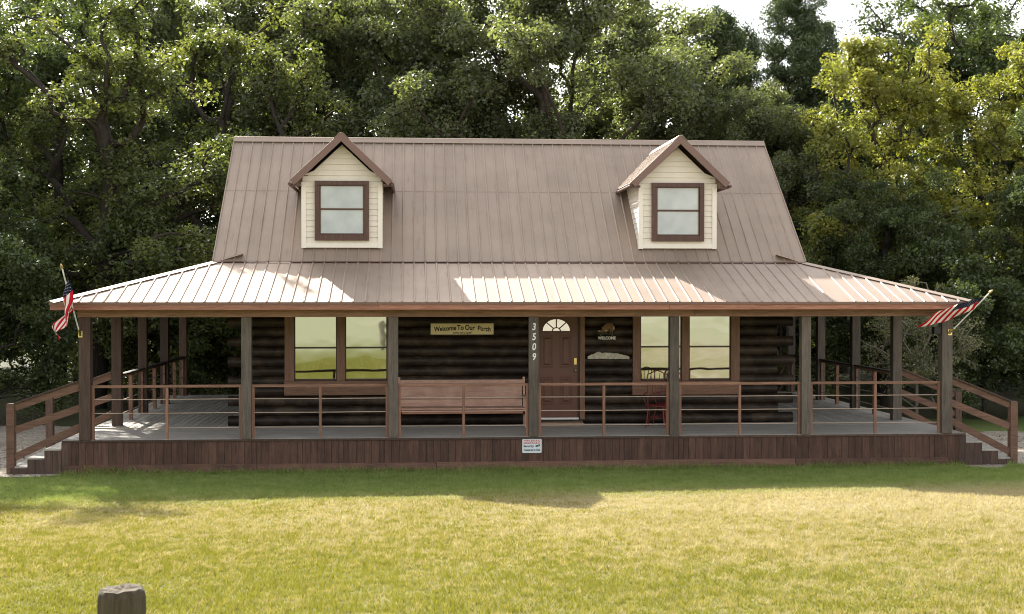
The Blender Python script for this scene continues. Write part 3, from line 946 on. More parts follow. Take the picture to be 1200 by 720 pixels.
# ---- dormers
def dormer(cx):
    hw = 0.825; yf = 2.3; zb_ = DZ + 3.755; ze = DZ + 5.135
    half = 1.06; zp = DZ + 6.135; y0 = 1.97
    slope = (zp - ze) / half
    root = MB()
    # side cheeks and front as lapped boards
    bd = 0.118
    def roof_y(z): return RYB + (z - (RZB + 0.03)) / (RZR - RZB) * (RYR - RYB)
    z = zb_ + 0.09
    wallt = lambda z: hw if z < ze + 0.14 else max(0.0, (zp - 0.22 - z) / slope)
    while z < zp - 0.28:
        z1 = min(z + bd, zp - 0.24)
        a0 = min(hw - .001, wallt(z)); a1 = min(hw - .001, wallt(z1))
        segs = [(-1, 1)]
        wz0, wz1 = DZ + 3.92, DZ + 5.15
        def lap(xa0, xb0, xa1, xb1, y, lo):
            zg = z + .011
            root.add([(cx + xa0, y - .022, zg), (cx + xb0, y - .022, zg), (cx + xb1, y - .010, z1), (cx + xa1, y - .010, z1), (cx + xa0, y, zg), (cx + xb0, y, zg), (cx + xb1, y, z1), (cx + xa1, y, z1)],
                     [(0, 1, 2, 3), (0, 4, 5, 1), (3, 2, 6, 7)], 0.5)
        lap(-a0, a0, -a1, a1, yf, 0)
        if z < ze + 0.02:
            for sg in (-1, 1):
                xx = cx + sg * hw
                ya, yb2 = roof_y(z), roof_y(z1)
                root.add([(xx + sg * .012, yf + .0, z), (xx + sg * .012, ya, z), (xx + sg * .002, yb2, z1), (xx + sg * .002, yf + .0, z1), (xx, yf, z), (xx, ya, z)],
                         [(0, 1, 2, 3), (0, 4, 5, 1)], 0.5)
        z = z1
    # solid body behind the boards
    zt = zp - 0.16
    body = [(cx - hw, zb_ + .02), (cx + hw, zb_ + .02), (cx + hw, ze + .02), (cx, zt - .05), (cx - hw, ze + .02)]
    vs = [(x, yf + .001, z) for x, z in body] + [(x, max(yf + .05, min(roof_y(z) + .12, RYR - .1)), z) for x, z in body]
    n = 5
    root.add(vs, [tuple(range(n)), tuple(range(2 * n - 1, n - 1, -1))] + [(i, i + n, (i + 1) % n + n, (i + 1) % n) for i in range(n)], 0.5)
    dm = root.build('dormer', M['siding'], cabin)
    t = MB()
    t.box((cx - hw - .02, yf - .038, zb_), (cx + hw + .02, yf - .016, zb_ + .10))
    for sg in (-1, 1):
        a, b_ = (cx + sg * (hw + .022), cx + sg * (hw - .075))
        t.box((min(a, b_), yf - .044, zb_ - .01), (max(a, b_), yf - .012, ze + .0))
        a, b_ = (cx + sg * (hw + .022), cx + sg * (hw + .004))
        t.box((min(a, b_), yf - .010, zb_ - .01), (max(a, b_), yf + .07, ze + .0))
    t.build('corner_trim', M['siding_trim'], dm, 0.002)
    # roof slopes, ribbed, running back into the main roof
    rf_ = MB()
    for sg in (-1, 1):
        nn = nrm_of((0, 1, 0), (-sg * half, 0, zp - ze))
        yend = lambda t: min(RYR - .02, roof_y(ze + t * (zp - ze)) + 0.06)
        def P(u, t, sg=sg): return (cx + sg * half * (1 - t), u, ze + t * (zp - ze))
        us = [y0 + i * 0.2325 for i in range(0, 16)]
        for a, b_ in zip(us[:-1], us[1:]):
            # clip: lowest t where the sheet is above the main roof
            def tlo(u):
                zz = RZB + .03 + (u - RYB) / (RYR - RYB) * (RZR - RZB) - 0.05
                return max(0.0, (zz - ze) / (zp - ze))
            ta, tb = tlo(a), tlo(b_)
            if ta >= 1: continue
            tb = min(tb, 1.0)
            v = [Vector(P(a, ta)), Vector(P(b_, tb)), Vector(P(b_, 1)), Vector(P(a, 1))]
            th = nn * -0.015
            rf_.add(v + [q + th for q in v], [(0, 1, 2, 3), (7, 6, 5, 4), (0, 4, 5, 1), (3, 7, 4, 0)], random.random())
            pts = []
            for t_ in (ta, 1.0):
                for du, h in ((-.02, 0), (-.009, .018), (.009, .018), (.02, 0)):
                    pts.append(Vector(P(a + .05 + du, t_)) + nn * h)
            rf_.add(pts, [(0, 1, 5, 4), (1, 2, 6, 5), (2, 3, 7, 6), (3, 2, 1, 0), (4, 5, 6, 7)], random.random())
        # ridge wing
        c0 = Vector(P(y0 - .02, 0.93)) + nn * .024; c1 = Vector(P(RYR - .35, 0.93)) + nn * .024
        rf_.bar(c0, c1, 0.17, .006, up=nn, r=.5)
    rf_.build('dormer_roof', M['roof'], dm)
    fb = MB()
    fbm = MB()
    for sg in (-1, 1):
        d = Vector((-sg * half, 0, zp - ze)).normalized(); nn = nrm_of((0, 1, 0), d)
        a = Vector((cx + sg * half, y0, ze)); b_ = Vector((cx, y0, zp))
        # mitred metal rake board
        k = 0.15
        dn = Vector((0, 0, -k / nn.z * 1.0))
        vs = []
        for yy in (y0 - .022, y0 + .004):
            e = a.copy(); e.y = yy
            f_ = b_.copy(); f_.y = yy
            vs += [e + nn * .012, f_ + Vector((0, 0, .012 / nn.z)), f_ + dn * 0.86, e - nn * k * 0.86]
        fs = [(0, 1, 2, 3), (7, 6, 5, 4), (0, 4, 5, 1), (3, 2, 6, 7), (0, 3, 7, 4), (1, 5, 6, 2)]
        fb.add(vs, fs, .5)
        # boxed soffit
        for (ya, yb_, kk, mi_) in ((y0 + .006, yf - .002, 0.05, 0),):
            vs = []
            for yy in (ya, yb_):
                e = a.copy(); e.y = yy; f_ = b_.copy(); f_.y = yy
                vs += [e - nn * .02, f_ - Vector((0, 0, .02 / nn.z)), f_ - Vector((0, 0, kk / nn.z + .02)), e - nn * (kk + .02)]
            fbm.add(vs, fs, .5)
        a2 = Vector((cx + sg * (half - .03), y0 + .06, ze - .05))
        fbm.box((min(a2.x, cx + sg * (hw + .03)), y0 + .02, ze - .10), (max(a2.x, cx + sg * (hw + .03)), yf - .04, ze - .055), .5)
        fbm.tube([(cx + sg * (half + .005), y0 - .03, ze - .07), (cx + sg * (half + .005), roof_y(ze) - .1, ze - .07)], .035, 8, .5)
    fb.build('rake_board', M['roof_trim'], dm, .003)
    fbm.build('dormer_soffit', M['dark_trim'], dm)
    # window
    x0, x1, z0, z1 = cx - .565, cx + .565, DZ + 3.905, DZ + 5.155
    b = .10
    f = MB(); yw = yf - .10
    f.box((x0, yw, z0), (x0 + b, yf + .03, z1)); f.box((x1 - b, yw, z0), (x1, yf + .03, z1))
    f.box((x0 + b, yw + .002, z0), (x1 - b, yf + .03, z0 + .115)); f.box((x0 + b, yw + .002, z1 - .085), (x1 - b, yf + .03, z1))
    f.box((x0 + .05, yw - .014, z1 - .10), (x1 - .05, yw - .001, z1 - .082))
    f.build('window_frame', M['dark_trim'], dm, .004)
    s_ = MB(); t = .022; zm = DZ + 4.565; ys = yf - .072
    a, c, l0, l1 = x0 + b, x1 - b, z0 + .115, z1 - .085
    s_.box((a, ys, l0), (a + t, ys + .03, l1)); s_.box((c - t, ys, l0), (c, ys + .03, l1)); s_.box((a + t, ys, l1 - t), (c - t, ys + .03, l1))
    s_.box((a + t, ys, l0), (c - t, ys + .03, l0 + .035)); s_.box((a + t, ys - .004, zm - .02), (c - t, ys + .03, zm + .015))
    s_.build('window_sash', [M['dark_trim']], dm, .003)
    bd_ = MB()
    bd_.box((a + t, ys + .012, l0 + .035), (a + t + .012, ys + .02, l1 - t)); bd_.box((c - t - .012, ys + .012, l0 + .035), (c - t, ys + .02, l1 - t))
    bd_.box((a + t + .012, ys + .010, zm + .016), (c - t - .012, ys + .02, zm + .026))
    bd_.build('glazing_bead', M['bead'], dm)
    for q0, q1 in ((l0 + .035, zm - .02), (zm + .027, l1 - t)):
        MB().box((a + t + .012, ys + .018, q0), (c - t - .012, ys + .024, q1)).build('window_pane', M['curtain_glass'], dm)
dormer(-3.835)
dormer(3.31)

# ---- railings
ZT = DZ + 1.04
def rail_bay(ax, a, b, fixed, cap=False):
    """railing between two posts, a..b along axis ax"""
    def bx(lo, hi, wl, wh, z0, z1):
        return ((lo, wl, z0), (hi, wh, z1)) if ax == 'x' else ((wl, lo, z0), (wh, hi, z1))
    t = .026
    top = MB().box(*bx(a, b, fixed - t, fixed + t, ZT - .052, ZT))
    rl = top.build('railing', M['rail'] if ax == 'x' else M['rail_z'], cabin, .004)
    if cap:
        MB().box(*bx(a, b, fixed - .07, fixed + .07, ZT + .001, ZT + .032)).build('rail_cap', M['black'], rl, .004)
    for p, thick in ((a + .028, .026), ((a + b) / 2, .026 if ax == 'x' else .045), (b - .028, .026)):
        z0, z1 = DZ, ZT - .054
        MB().box(*bx(p - thick, p + thick, fixed - thick * .9, fixed + thick * .9, z0, z1)).build('baluster', M['rail_z'], rl, .003)
    for zc in (0.765, 0.50, 0.215):
        p = [(a, fixed - .0, DZ + zc), ((a + b) / 2, fixed, DZ + zc - .004), (b, fixed, DZ + zc)]
        if ax == 'y': p = [(q[1], q[0], q[2]) for q in p]
        MB().tube(p, .010, 6).build('cable', M['cable'], rl)
for i in range(6):
    wa = .1075 if i == 0 else .095; wb = .1075 if i == 5 else .095
    rail_bay('x', FP[i] + wa, FP[i + 1] - wb, 0.0)
for X in (PXL, PXR):
    for i in range(3):
        rail_bay('y', SY[i] + .1, SY[i + 1] - .1, X, True)

# ---- side stairs
def stairs(sx, xd, newx, newtop):
    st = MB()
    n = 3; run = abs(newx - xd) / 3.0 * 1.0
    tread = MB()
    prof = [(xd, 0.0), (xd, DZ - .035)]
    x = xd
    for k in range(n):
        zt = DZ - .165 * (k + 1)
        xa, xb = x, x + sx * run
        tread.box((min(xa, xb) - .012, -.06, zt - .035), (max(xa, xb) + .012, SY[0] + .05, zt), None)
        tread.box((min(xa, xa - sx * .02), -.05, zt + .001), (max(xa, xa - sx * .02), SY[0] + .04, zt + .127), None)
        x = xb
    s_ = tread.build('stairs', M['deck_y'], cabin, .004)
    # stringer panels of upright planks following the steps
    for yy in (-.085, SY[0] + .055):
        p = MB(); x = xd
        for k in range(n):
            zt = DZ - .165 * (k + 1)
            for j in range(2):
                xa = x + sx * run * j / 2; xb = x + sx * run * (j + 1) / 2
                p.box((min(xa, xb) + .002, yy, float(gh(xa, yy)) - .02), (max(xa, xb) - .002, yy + .024, zt - .03 if k else zt - .03))
            x += sx * run
        p.box((min(xd, xd - sx * .14) + .002, yy - .0, 0), (max(xd, xd - sx * .14) - .002, yy + .024, DZ - .05))
        p.build('stringer', M['stringer'], s_, .002)
        # dark edge line on top of each step
    for yy in (0.0, SY[0]):
        MB().box((newx - .075, yy - .075, -.05), (newx + .075, yy + .075, newtop - .02)).box((newx - .068, yy - .068, newtop - .019), (newx + .068, yy + .068, newtop)).build('newel_post', M['handrail'] if yy == 0 else M['post_brown'], s_, .008)
        px = PXL - .1 if sx < 0 else PXR + .1
        xn = newx - sx * .075
        yb_ = yy - .05 if yy == 0 else yy - .05
        for zn, zp_ in ((newtop - .075, DZ + 1.05), (newtop - .51, DZ + .61), (newtop - 1.02, DZ + .25)):
            MB().bar((xn, yb_ + .02, zn), (px, yb_ + .02, zp_), .04, .135).build('handrail', M['handrail'], s_, .004)
        MB().bar((xn, yb_ + .03, newtop + .005), (px, yb_ + .03, DZ + 1.13), .14, .035).build('handrail_cap', M['post_brown'], s_, .004)
stairs(-1, -9.03, -9.98, DZ + .70)
stairs(1, 8.69, 9.69, DZ + .63)
# back steps rail
for X in (PXL, PXR):
    b = MB()
    b.bar((X, SY[-1] + .1, DZ + .98), (X, 12.6, DZ + .08), .04, .13)
    b.bar((X, SY[-1] + .1, DZ + .55), (X, 12.6, DZ - .35), .04, .13)
    b.box((X - .05, 12.6, 0), (X + .05, 12.7, DZ + .12))
    s_ = b.build('back_step_rail', M['handrail'], cabin, .004)
m = MB()
for k in range(3):
    m.box((-8.5, 11.12 + .4 * k, DZ - .165 * (k + 1) - .035), (-6.2, 11.5 + .4 * k, DZ - .165 * (k + 1)))
    m.box((-8.5, 11.48 + .4 * k, 0), (-6.2, 11.50 + .4 * k, DZ - .165 * (k + 1) - .037))
m.build('back_steps', M['deck_x'], cabin)

# ------------------------------------------------------------------ things on the porch
# bench
bn = empty('porch_bench', (-1.33, 1.85, DZ), 'long reddish plank bench against the dark log wall under the cream sign', 'bench')
yb = 2.08
m = MB()
m.bar((-2.62, yb + .07, DZ + .90), (-.03, yb + .07, DZ + .90), .035, .14, up=(0, .12, 1))
b1 = m.build('top_rail', M['bench'], bn, .005)
MB().bar((-2.60, yb + .035, DZ + .70), (-.05, yb + .035, DZ + .70), .03, .265, up=(0, .12, 1)).build('back_plank', M['bench'], bn, .005)
MB().bar((-2.60, yb + .0, DZ + .49), (-.05, yb + .0, DZ + .49), .03, .15, up=(0, .12, 1)).build('back_plank', M['bench'], bn, .005)
for i in range(3):
    MB().box((-2.62, 1.58 + i * .15, DZ + .385), (-.03, 1.72 + i * .15, DZ + .42)).build('seat_plank', M['bench'], bn, .005)
MB().box((-2.58, 1.60, DZ + .30), (-.07, 1.63, DZ + .38)).build('apron', M['fascia'], bn, .004)
for x in (-2.66, -.03):
    leg = MB()
    leg.box((x, 1.60, DZ), (x + .045, 1.66, DZ + .60)); leg.bar((x + .0225, 2.0, DZ), (x + .0225, yb + .14, DZ + 1.02), .045, .07, up=(0, 1, 0))
    leg.bar((x + .0225, 1.56, DZ + .62), (x + .0225, yb + .05, DZ + .64), .07, .03)
    leg.box((x, 1.66, DZ + .25), (x + .045, 2.03, DZ + .32))
    leg.build('bench_end', M['bench'], bn, .005)

# red wire chair by the right hand window
def wire_chair(x, y, rz, label):
    c = empty('wire_chair', (0, 0, 0), label, 'chair', 'red metal chairs on the porch')
    z = DZ
    rw = .013
    s_ = MB()
    ring = [(.21 * math.cos(t), -.02 + .2 * math.sin(t), z + .45) for t in np.linspace(0, 2 * math.pi, 25)]
    s_.tube(ring, .014, 6, cap=False)
    disc = [(.2 * math.cos(t), -.02 + .19 * math.sin(t)) for t in np.linspace(0, 2 * math.pi, 24, endpoint=False)]
    s_.add([(a, b, z + .455) for a, b in disc] + [(a, b, z + .44) for a, b in disc], [tuple(range(24)), tuple(range(47, 23, -1))] + [(i, i + 24, (i + 1) % 24 + 24, (i + 1) % 24) for i in range(24)])
    s_.build('seat', M['red_metal'], c)
    for sx in (-1, 1):
        MB().tube([(sx * .15, -.16, z + .44), (sx * .17, -.2, z + .2), (sx * .19, -.22, z + .0)], rw, 6).build('leg', M['red_metal'], c)
        MB().tube([(sx * .15, .12, z + .44), (sx * .17, .17, z + .2), (sx * .19, .2, z + .0)], rw, 6).build('leg', M['red_metal'], c)
    MB().tube([(.17 * math.cos(t), -.01 + .17 * math.sin(t), z + .2) for t in np.linspace(0, 2 * math.pi, 17)], .009, 6, cap=False).build('leg_ring', M['red_metal'], c)
    b = MB()
    arc = [(-.19, .13, z + .45), (-.195, .17, z + .7), (-.21, .2, z + 1.03), (-.20, .205, z + 1.09), (-.14, .21, z + 1.11), (-.07, .21, z + 1.15), (0, .21, z + 1.17), (.07, .21, z + 1.15), (.14, .21, z + 1.11), (.20, .205, z + 1.09), (.21, .2, z + 1.03), (.195, .17, z + .7), (.19, .13, z + .45)]
    b.tube(arc, .012, 6)
    for u in (-.11, -.045, .045, .11):
        b.tube([(u * .8, .16, z + .62), (u * .9, .18, z + .85), (u * 1.25, .205, z + 1.12)], .008, 6)
    b.tube([(-.195, .165, z + .62), (0, .17, z + .58), (.195, .165, z + .62)], .009, 6)
    b.build('backrest', M['red_metal'], c)
    for sx in (-1, 1):
        MB().tube([(sx * .2, .17, z + .72), (sx * .27, .05, z + .68), (sx * .27, -.12, z + .66), (sx * .24, -.17, z + .6), (sx * .19, -.12, z + .45)], .011, 6).build('armrest', M['red_metal'], c)
    c.location = (x, y, 0); c.rotation_euler = (0, 0, rz)
    return c
wire_chair(2.72, 1.55, R(-16), 'red metal chair with a fan of bars in its back, left of the post')
wire_chair(3.02, 1.05 + .9, R(-60), 'red metal chair mostly hidden by the porch post in front of the right window')

# board mat at the door
mt = MB()
mt.box((.28, 1.92, DZ + .001), (1.24, 2.22, DZ + .035)).box((.27, 1.90, DZ + .036), (1.25, 2.24, DZ + .06))
ident(mt.build('door_mat', M['mat_wood'], None, .006, loc=(.76, 2.07, DZ)), 'tan flat board laid on the deck before the brown door', 'door mat')

# welcome sign
M['sign_cream'] = simple('cream_sign', srgb(232, 218, 176), .6, .3, nscale=6, var=.1)
M['ink'] = simple('dark_ink', srgb(44, 34, 28), .7, .2)
ys = WY0 - .085
sg = MB().box((-1.975, ys - .02, DZ + 1.92), (-.64, ys, DZ + 2.155)).build('welcome_sign', M['sign_cream'], None, .004, loc=(-1.3, ys, DZ + 1.92))
ident(sg, 'long cream sign reading Welcome To Our Porch on the dark logs above the bench', 'sign')
for wd_, x, z, rot, sz in (('Welcome', -1.67, 2.045, 4, .14), ('To', -1.345, 2.064, 1, .145), ('Our', -1.145, 2.062, -2, .145), ('Porch', -.84, 2.040, -5, .14)):
    lettering(wd_, (x, ys - .022, DZ + z), sz, M['ink'], sg, (R(90), R(-rot), 0), bold=.0035, sx=.84)
lettering('come set a spell', (-1.31, ys - .022, DZ + 1.958), .06, M['ink'], sg, bold=.001, shear=.2)

# carved ornament with white letters
M['carve_brown'] = simple('carved_brown', srgb(122, 98, 74), .7, .3, nscale=22, var=.5, bump=.6)
M['carve_green'] = simple('carved_green', srgb(64, 70, 48), .8, .2, nscale=20, var=.3)
M['carve_pale'] = simple('carved_pale', srgb(172, 160, 128), .7, .3, nscale=20, var=.3)
def blob(mb, c, r, rot=0, n=10, mi=0):
    vs = []; fs = []
    for i in range(n + 1):
        th = math.pi * i / n
        for j in range(n):
            ph = 2 * math.pi * j / n
            k = 1 + random.uniform(-.07, .07)
            x, y, z = r[0] * k * math.sin(th) * math.cos(ph), r[1] * k * math.sin(th) * math.sin(ph), r[2] * k * math.cos(th)
            vs.append((c[0] + x * math.cos(rot) - z * math.sin(rot), c[1] + y, c[2] + x * math.sin(rot) + z * math.cos(rot)))
    for i in range(n):
        for j in range(n):
            fs.append((i * n + j, (i + 1) * n + j, (i + 1) * n + (j + 1) % n, i * n + (j + 1) % n))
    mb.add(vs, fs, None, mi, True)
yo = WY0 - .09
orn = empty('carved_ornament', (1.77, yo, DZ + 1.82), 'small brown carved animal plaque over white letters WELCOME on the dark logs', 'plaque')
cb = MB()
blob(cb, (1.82, yo, DZ + 2.09), (.12, .03, .075), R(10)); blob(cb, (1.89, yo, DZ + 2.05), (.06, .03, .07))
blob(cb, (1.73, yo, DZ + 2.02), (.08, .03, .05), R(35)); blob(cb, (1.65, yo, DZ + 1.985), (.055, .03, .032), R(10)); blob(cb, (1.70, yo, DZ + 2.06), (.03, .02, .03))
for x, l in ((1.72, .09), (1.77, .1), (1.87, .11), (1.91, .11)):
    cb.tube([(x, yo, DZ + 2.03), (x - .01, yo, DZ + 2.03 - l)], [.022, .014], 6)
cb.build('carving', M['carve_brown'], orn)
pb = MB(); blob(pb, (1.615, yo - .01, DZ + 1.99), (.03, .022, .022)); blob(pb, (1.935, yo - .01, DZ + 2.05), (.022, .02, .045)); blob(pb, (1.78, yo - .02, DZ + 2.0), (.05, .02, .02)); pb.build('carving_pale_part', M['carve_pale'], orn)  # pale pieces at head, rear and belly, in their own colour
MB().box((1.58, yo - .03, DZ + 1.915), (1.99, yo + .02, DZ + 1.94)).build('carving_base', M['carve_green'], orn, .004)
for x in (1.66, 1.90):
    MB().tube([(x, yo - .01, DZ + 1.915), (x, yo - .01, DZ + 1.87)], .004, 6).build('hanging_wire', M['metal'], orn)
MB().box((1.62, yo - .014, DZ + 1.795), (1.95, yo + .004, DZ + 1.875)).build('letter_board', M['log'], orn)
lettering('WELCOME', (1.785, yo - .02, DZ + 1.835), .085, M['white'], orn, bold=.003, sx=.92)

# pale driftwood / fish shaped board
m = MB(); N = 30
top, bot = [], []
for i in range(N + 1):
    t = i / N
    x = 1.375 + t * .895
    hh = .135 * math.sin(math.pi * min(1, (t * .96 + .02))) ** .45
    up_ = DZ + 1.405 + hh * (1.0 - .25 * t) + random.uniform(-.006, .006)
    if .18 < t < .32: up_ += .03 * math.sin((t - .18) / .14 * math.pi)
    lo_ = DZ + 1.395 - .01 * t + random.uniform(-.005, .005)
    top.append((x, up_)); bot.append((x, lo_))
for i in range(N):
    for (ya, yb_) in ((yo - .03, yo + .03),):
        q = [bot[i], bot[i + 1], top[i + 1], top[i]]
        m.prism(q, ya, yb_, .5)
M['driftwood'] = simple('driftwood', srgb(196, 190, 172), .8, .2, nscale=14, var=.35, bump=.7)
ident(m.build('driftwood_board', M['driftwood'], None, .006, loc=(1.82, yo, DZ + 1.4)), 'long pale driftwood piece fixed to the dark logs between door and window', 'driftwood')

# house number on the post
hn = empty('house_number', (0, -.1, DZ + 1.6), 'white numerals 3509 set down the grey porch post left of the door', 'house number')
for d_, z in (('3', 2.14), ('5', 1.945), ('0', 1.75), ('9', 1.555)):
    lettering(d_, (0.0, -.0985, DZ + z), .19, M['white'], hn, name='numeral', bold=.004, sx=.78, shear=.15, extr=.002)

# warning sign on the skirt
wxs, wzs = -.035, DZ - .18
ws = empty('warning_sign', (wxs, -.085, wzs - .14), 'small white and red WARNING security cameras sign fixed on the porch skirt', 'sign')
def rrect(mb, x0, x1, z0, z1, r, y0, y1, rr=.5):
    pts = []
    for cx_, cz_, a0 in ((x1 - r, z1 - r, 0), (x0 + r, z1 - r, 90), (x0 + r, z0 + r, 180), (x1 - r, z0 + r, 270)):
        for k in range(5):
            a = R(a0 + k * 22.5); pts.append((cx_ + r * math.cos(a), cz_ + r * math.sin(a)))
    mb.prism(pts, y0, y1, rr)
M['sign_white'] = simple('sign_white', srgb(214, 222, 226), .4, .5, var=.04)
M['sign_red'] = simple('sign_red', srgb(196, 84, 104), .4, .5, var=.05)
m = MB(); rrect(m, wxs - .19, wxs + .19, wzs - .14, wzs + .135, .02, -.088, -.079); m.build('sign_plate', M['sign_white'], ws)
MB().box((wxs - .165, -.091, wzs + .045), (wxs + .165, -.0885, wzs + .115)).build('red_band', M['sign_red'], ws)
lettering('WARNING', (wxs, -.093, wzs + .079), .072, M['white'], ws, bold=.002, sx=.98)
lettering('Security', (wxs - .065, -.091, wzs - .005), .062, M['ink'], ws, bold=.001)
lettering('Cameras In Use', (wxs, -.091, wzs - .08), .058, M['ink'], ws, bold=.001, sx=.86)
cmb = MB()
cmb.bar((wxs + .07, -.0905, wzs - .012), (wxs + .10, -.0905, wzs + .0), .03, .002, up=(0, 1, 0)); cmb.prism([(wxs + .11, wzs - .022), (wxs + .125, wzs + .022), (wxs + .085, wzs + .0)], -.0925, -.0887)
cmb.prism([(wxs + .13, wzs - .02), (wxs + .155, wzs + .005), (wxs + .158, wzs + .025), (wxs + .128, wzs + .024)], -.0925, -.0887)
cmb.build('camera_symbol', M['ink'], ws)

# dark box lamp on the right corner post
bl = empty('post_lamp', (8.06, 0.0, DZ + 1.98), 'small black box lamp on the inner side of the right corner post', 'lamp')
MB().box((8.03, -.085, DZ + 1.985), (8.165, .07, DZ + 2.13)).build('lamp_body', M['black'], bl, .006)
MB().box((8.166, -.03, DZ + 2.03), (8.183, .03, DZ + 2.09)).build('bracket', M['black'], bl)

# flags
M['flag_red'] = simple('flag_red', srgb(212, 34, 58), .8, .1, nscale=12, var=.12)
M['flag_white'] = simple('flag_white', srgb(240, 236, 228), .8, .1, nscale=12, var=.06)
M['flag_blue'] = simple('flag_blue', srgb(24, 34, 62), .8, .1, nscale=12, var=.15)
for k_ in ('flag_red', 'flag_white', 'flag_blue'):
    t_ = M[k_].node_tree
    o_ = [n for n in t_.nodes if n.type == 'OUTPUT_MATERIAL'][0]; p_ = [n for n in t_.nodes if n.type == 'BSDF_PRINCIPLED'][0]
    tr_ = t_.nodes.new('ShaderNodeBsdfTranslucent'); mx_ = t_.nodes.new('ShaderNodeMixShader'); mx_.inputs[0].default_value = .5
    t_.links.new(p_.inputs['Base Color'].links[0].from_socket, tr_.inputs['Color'])
    t_.links.new(p_.outputs[0], mx_.inputs[1]); t_.links.new(tr_.outputs[0], mx_.inputs[2]); t_.links.new(mx_.outputs[0], o_.inputs['Surface'])
def make_flag(root, surf, label=None):
    """surf(s,h): s along the fly 0..1, h down the hoist 0..1"""
    nh, ns = 13 * 3, 50
    V = []; F = []; MI = []
    for a in range(nh + 1):
        for b in range(ns + 1):
            V.append(surf(b / ns, a / nh))
    for a in range(nh):
        stripe = a // 3
        for b in range(ns):
            s = (b + .5) / ns
            F.append((a * (ns + 1) + b, a * (ns + 1) + b + 1, (a + 1) * (ns + 1) + b + 1, (a + 1) * (ns + 1) + b))
            MI.append(2 if (stripe < 7 and s < .4) else (0 if stripe % 2 == 0 else 1))
    mb = MB(); base = 0
    mb.v = [tuple(v) for v in V]; mb.f = F; mb.r = [.5] * len(F); mb.mi = MI; mb.sm = [True] * len(F)
    fl_ = mb.build('flag_cloth', [M['flag_red'], M['flag_white'], M['flag_blue']], root)
    so = fl_.modifiers.new('cloth_thickness', 'SOLIDIFY'); so.thickness = .003; so.offset = 0
    st = MB()
    for row in range(9):
        n = 6 if row % 2 == 0 else 5
        for k in range(n):
            s0 = (.4 / 12) * (2 * k + 1 + (row % 2)); h0 = (7 / 13) / 10 * (row + 1)
            o = Vector(surf(s0, h0)); du = (Vector(surf(s0 + .004, h0)) - o) / .004; dv = (Vector(surf(s0, h0 + .004)) - o) / .004
            nn = du.cross(dv).normalized() * .004
            for sgn in (1, -1):
                pts = []
                for q in range(10):
                    rr = (.019 if q % 2 == 0 else .008)
                    a = math.pi / 2 + q * math.pi / 5
                    pts.append(o + du * (rr * math.cos(a) / 1.0) * .62 + dv * (rr * math.sin(a)) + nn * sgn)
                st.add(pts, [tuple(range(10))], .5)
    st.build('flag_stars', M['flag_white'], fl_)
def pole(root, p, q):
    p = Vector(p); q = Vector(q); d = (q - p).normalized()
    MB().tube([p, q], .014, 8).build('flag_pole', M['white'], root)
    MB().tube([q, q + d * .015, q + d * .03, q + d * .06, q + d * .1], [.012, .03, .022, .026, .004], 10).build('finial', M['brass'], root)
    MB().tube([p - d * .04, p + d * .10], .022, 8).box((p.x - .04, -.118, p.z - .07), (p.x + .04, -.108, p.z + .05)).build('pole_bracket', M['brass'], root)

# left flag hangs limp from its pole
fl_l = empty('flag', (-8.65, -.12, DZ + 2.05), 'limp stars and stripes hanging folded from a slanted pole at the left porch corner', 'flag', 'flags on the porch corner posts')
pL0 = Vector((-8.66, -.15, DZ + 2.03)); pL1 = Vector((-8.78, -.95, DZ + 3.26))
pole(fl_l, pL0, pL1)
def surfL(s, h):
    hp = pL1.lerp(pL0, .04 + .60 * h)
    drop = s * 1.15
    w_ = math.sin(s * 5.0 + h * 9.0) * (.05 + .07 * s)
    gather = (.5 - h) * .42 * min(1.0, s * 1.6)
    x = hp.x + gather * 1.45 + w_ * .9 - .13 * s
    y = hp.y - gather * .5 + math.cos(s * 6 + h * 8) * (.04 + .06 * s)
    z = hp.z - drop * (1.0 - .42 * h) * .80 + gather * .1
    if s > .55: x += -.16 * (s - .55) * math.sin(h * 6)
    return (x, y, z)
make_flag(fl_l, surfL)
# right flag streams to the left
fl_r = empty('flag', (8.3, -.12, DZ + 2.0), 'stars and stripes streaming sideways in the wind from a pole at the right porch corner', 'flag', 'flags on the porch corner posts')
pR0 = Vector((8.34, -.15, DZ + 2.03)); pR1 = Vector((8.86, -.75, DZ + 2.80))
pole(fl_r, pR0, pR1)
def surfR(s, h):
    # L1 (s=0) from the pole tip down-left, the stripes cross it slantwise
    tip = pR1.lerp(pR0, .10 + .30 * s)
    a = Vector((tip.x - .02, tip.y, tip.z)); 
    far = Vector((7.52 - .02 * s + .34 * (1 - s) * 1.0, -.62 + .1 * s, DZ + 2.14 + .28 * (1 - s)))
    p = a.lerp(far, h ** .92)
    bell = math.sin(math.pi * min(1, h * 1.02))
    p.z += -.07 * bell * s + .03 * bell * (1 - s) + .012 * math.sin(h * 14 + s * 5)
    p.x += -.13 * bell * s * 0
    p.y += .05 * math.sin(h * 9 + s * 4)
    return tuple(p)
make_flag(fl_r, surfR)

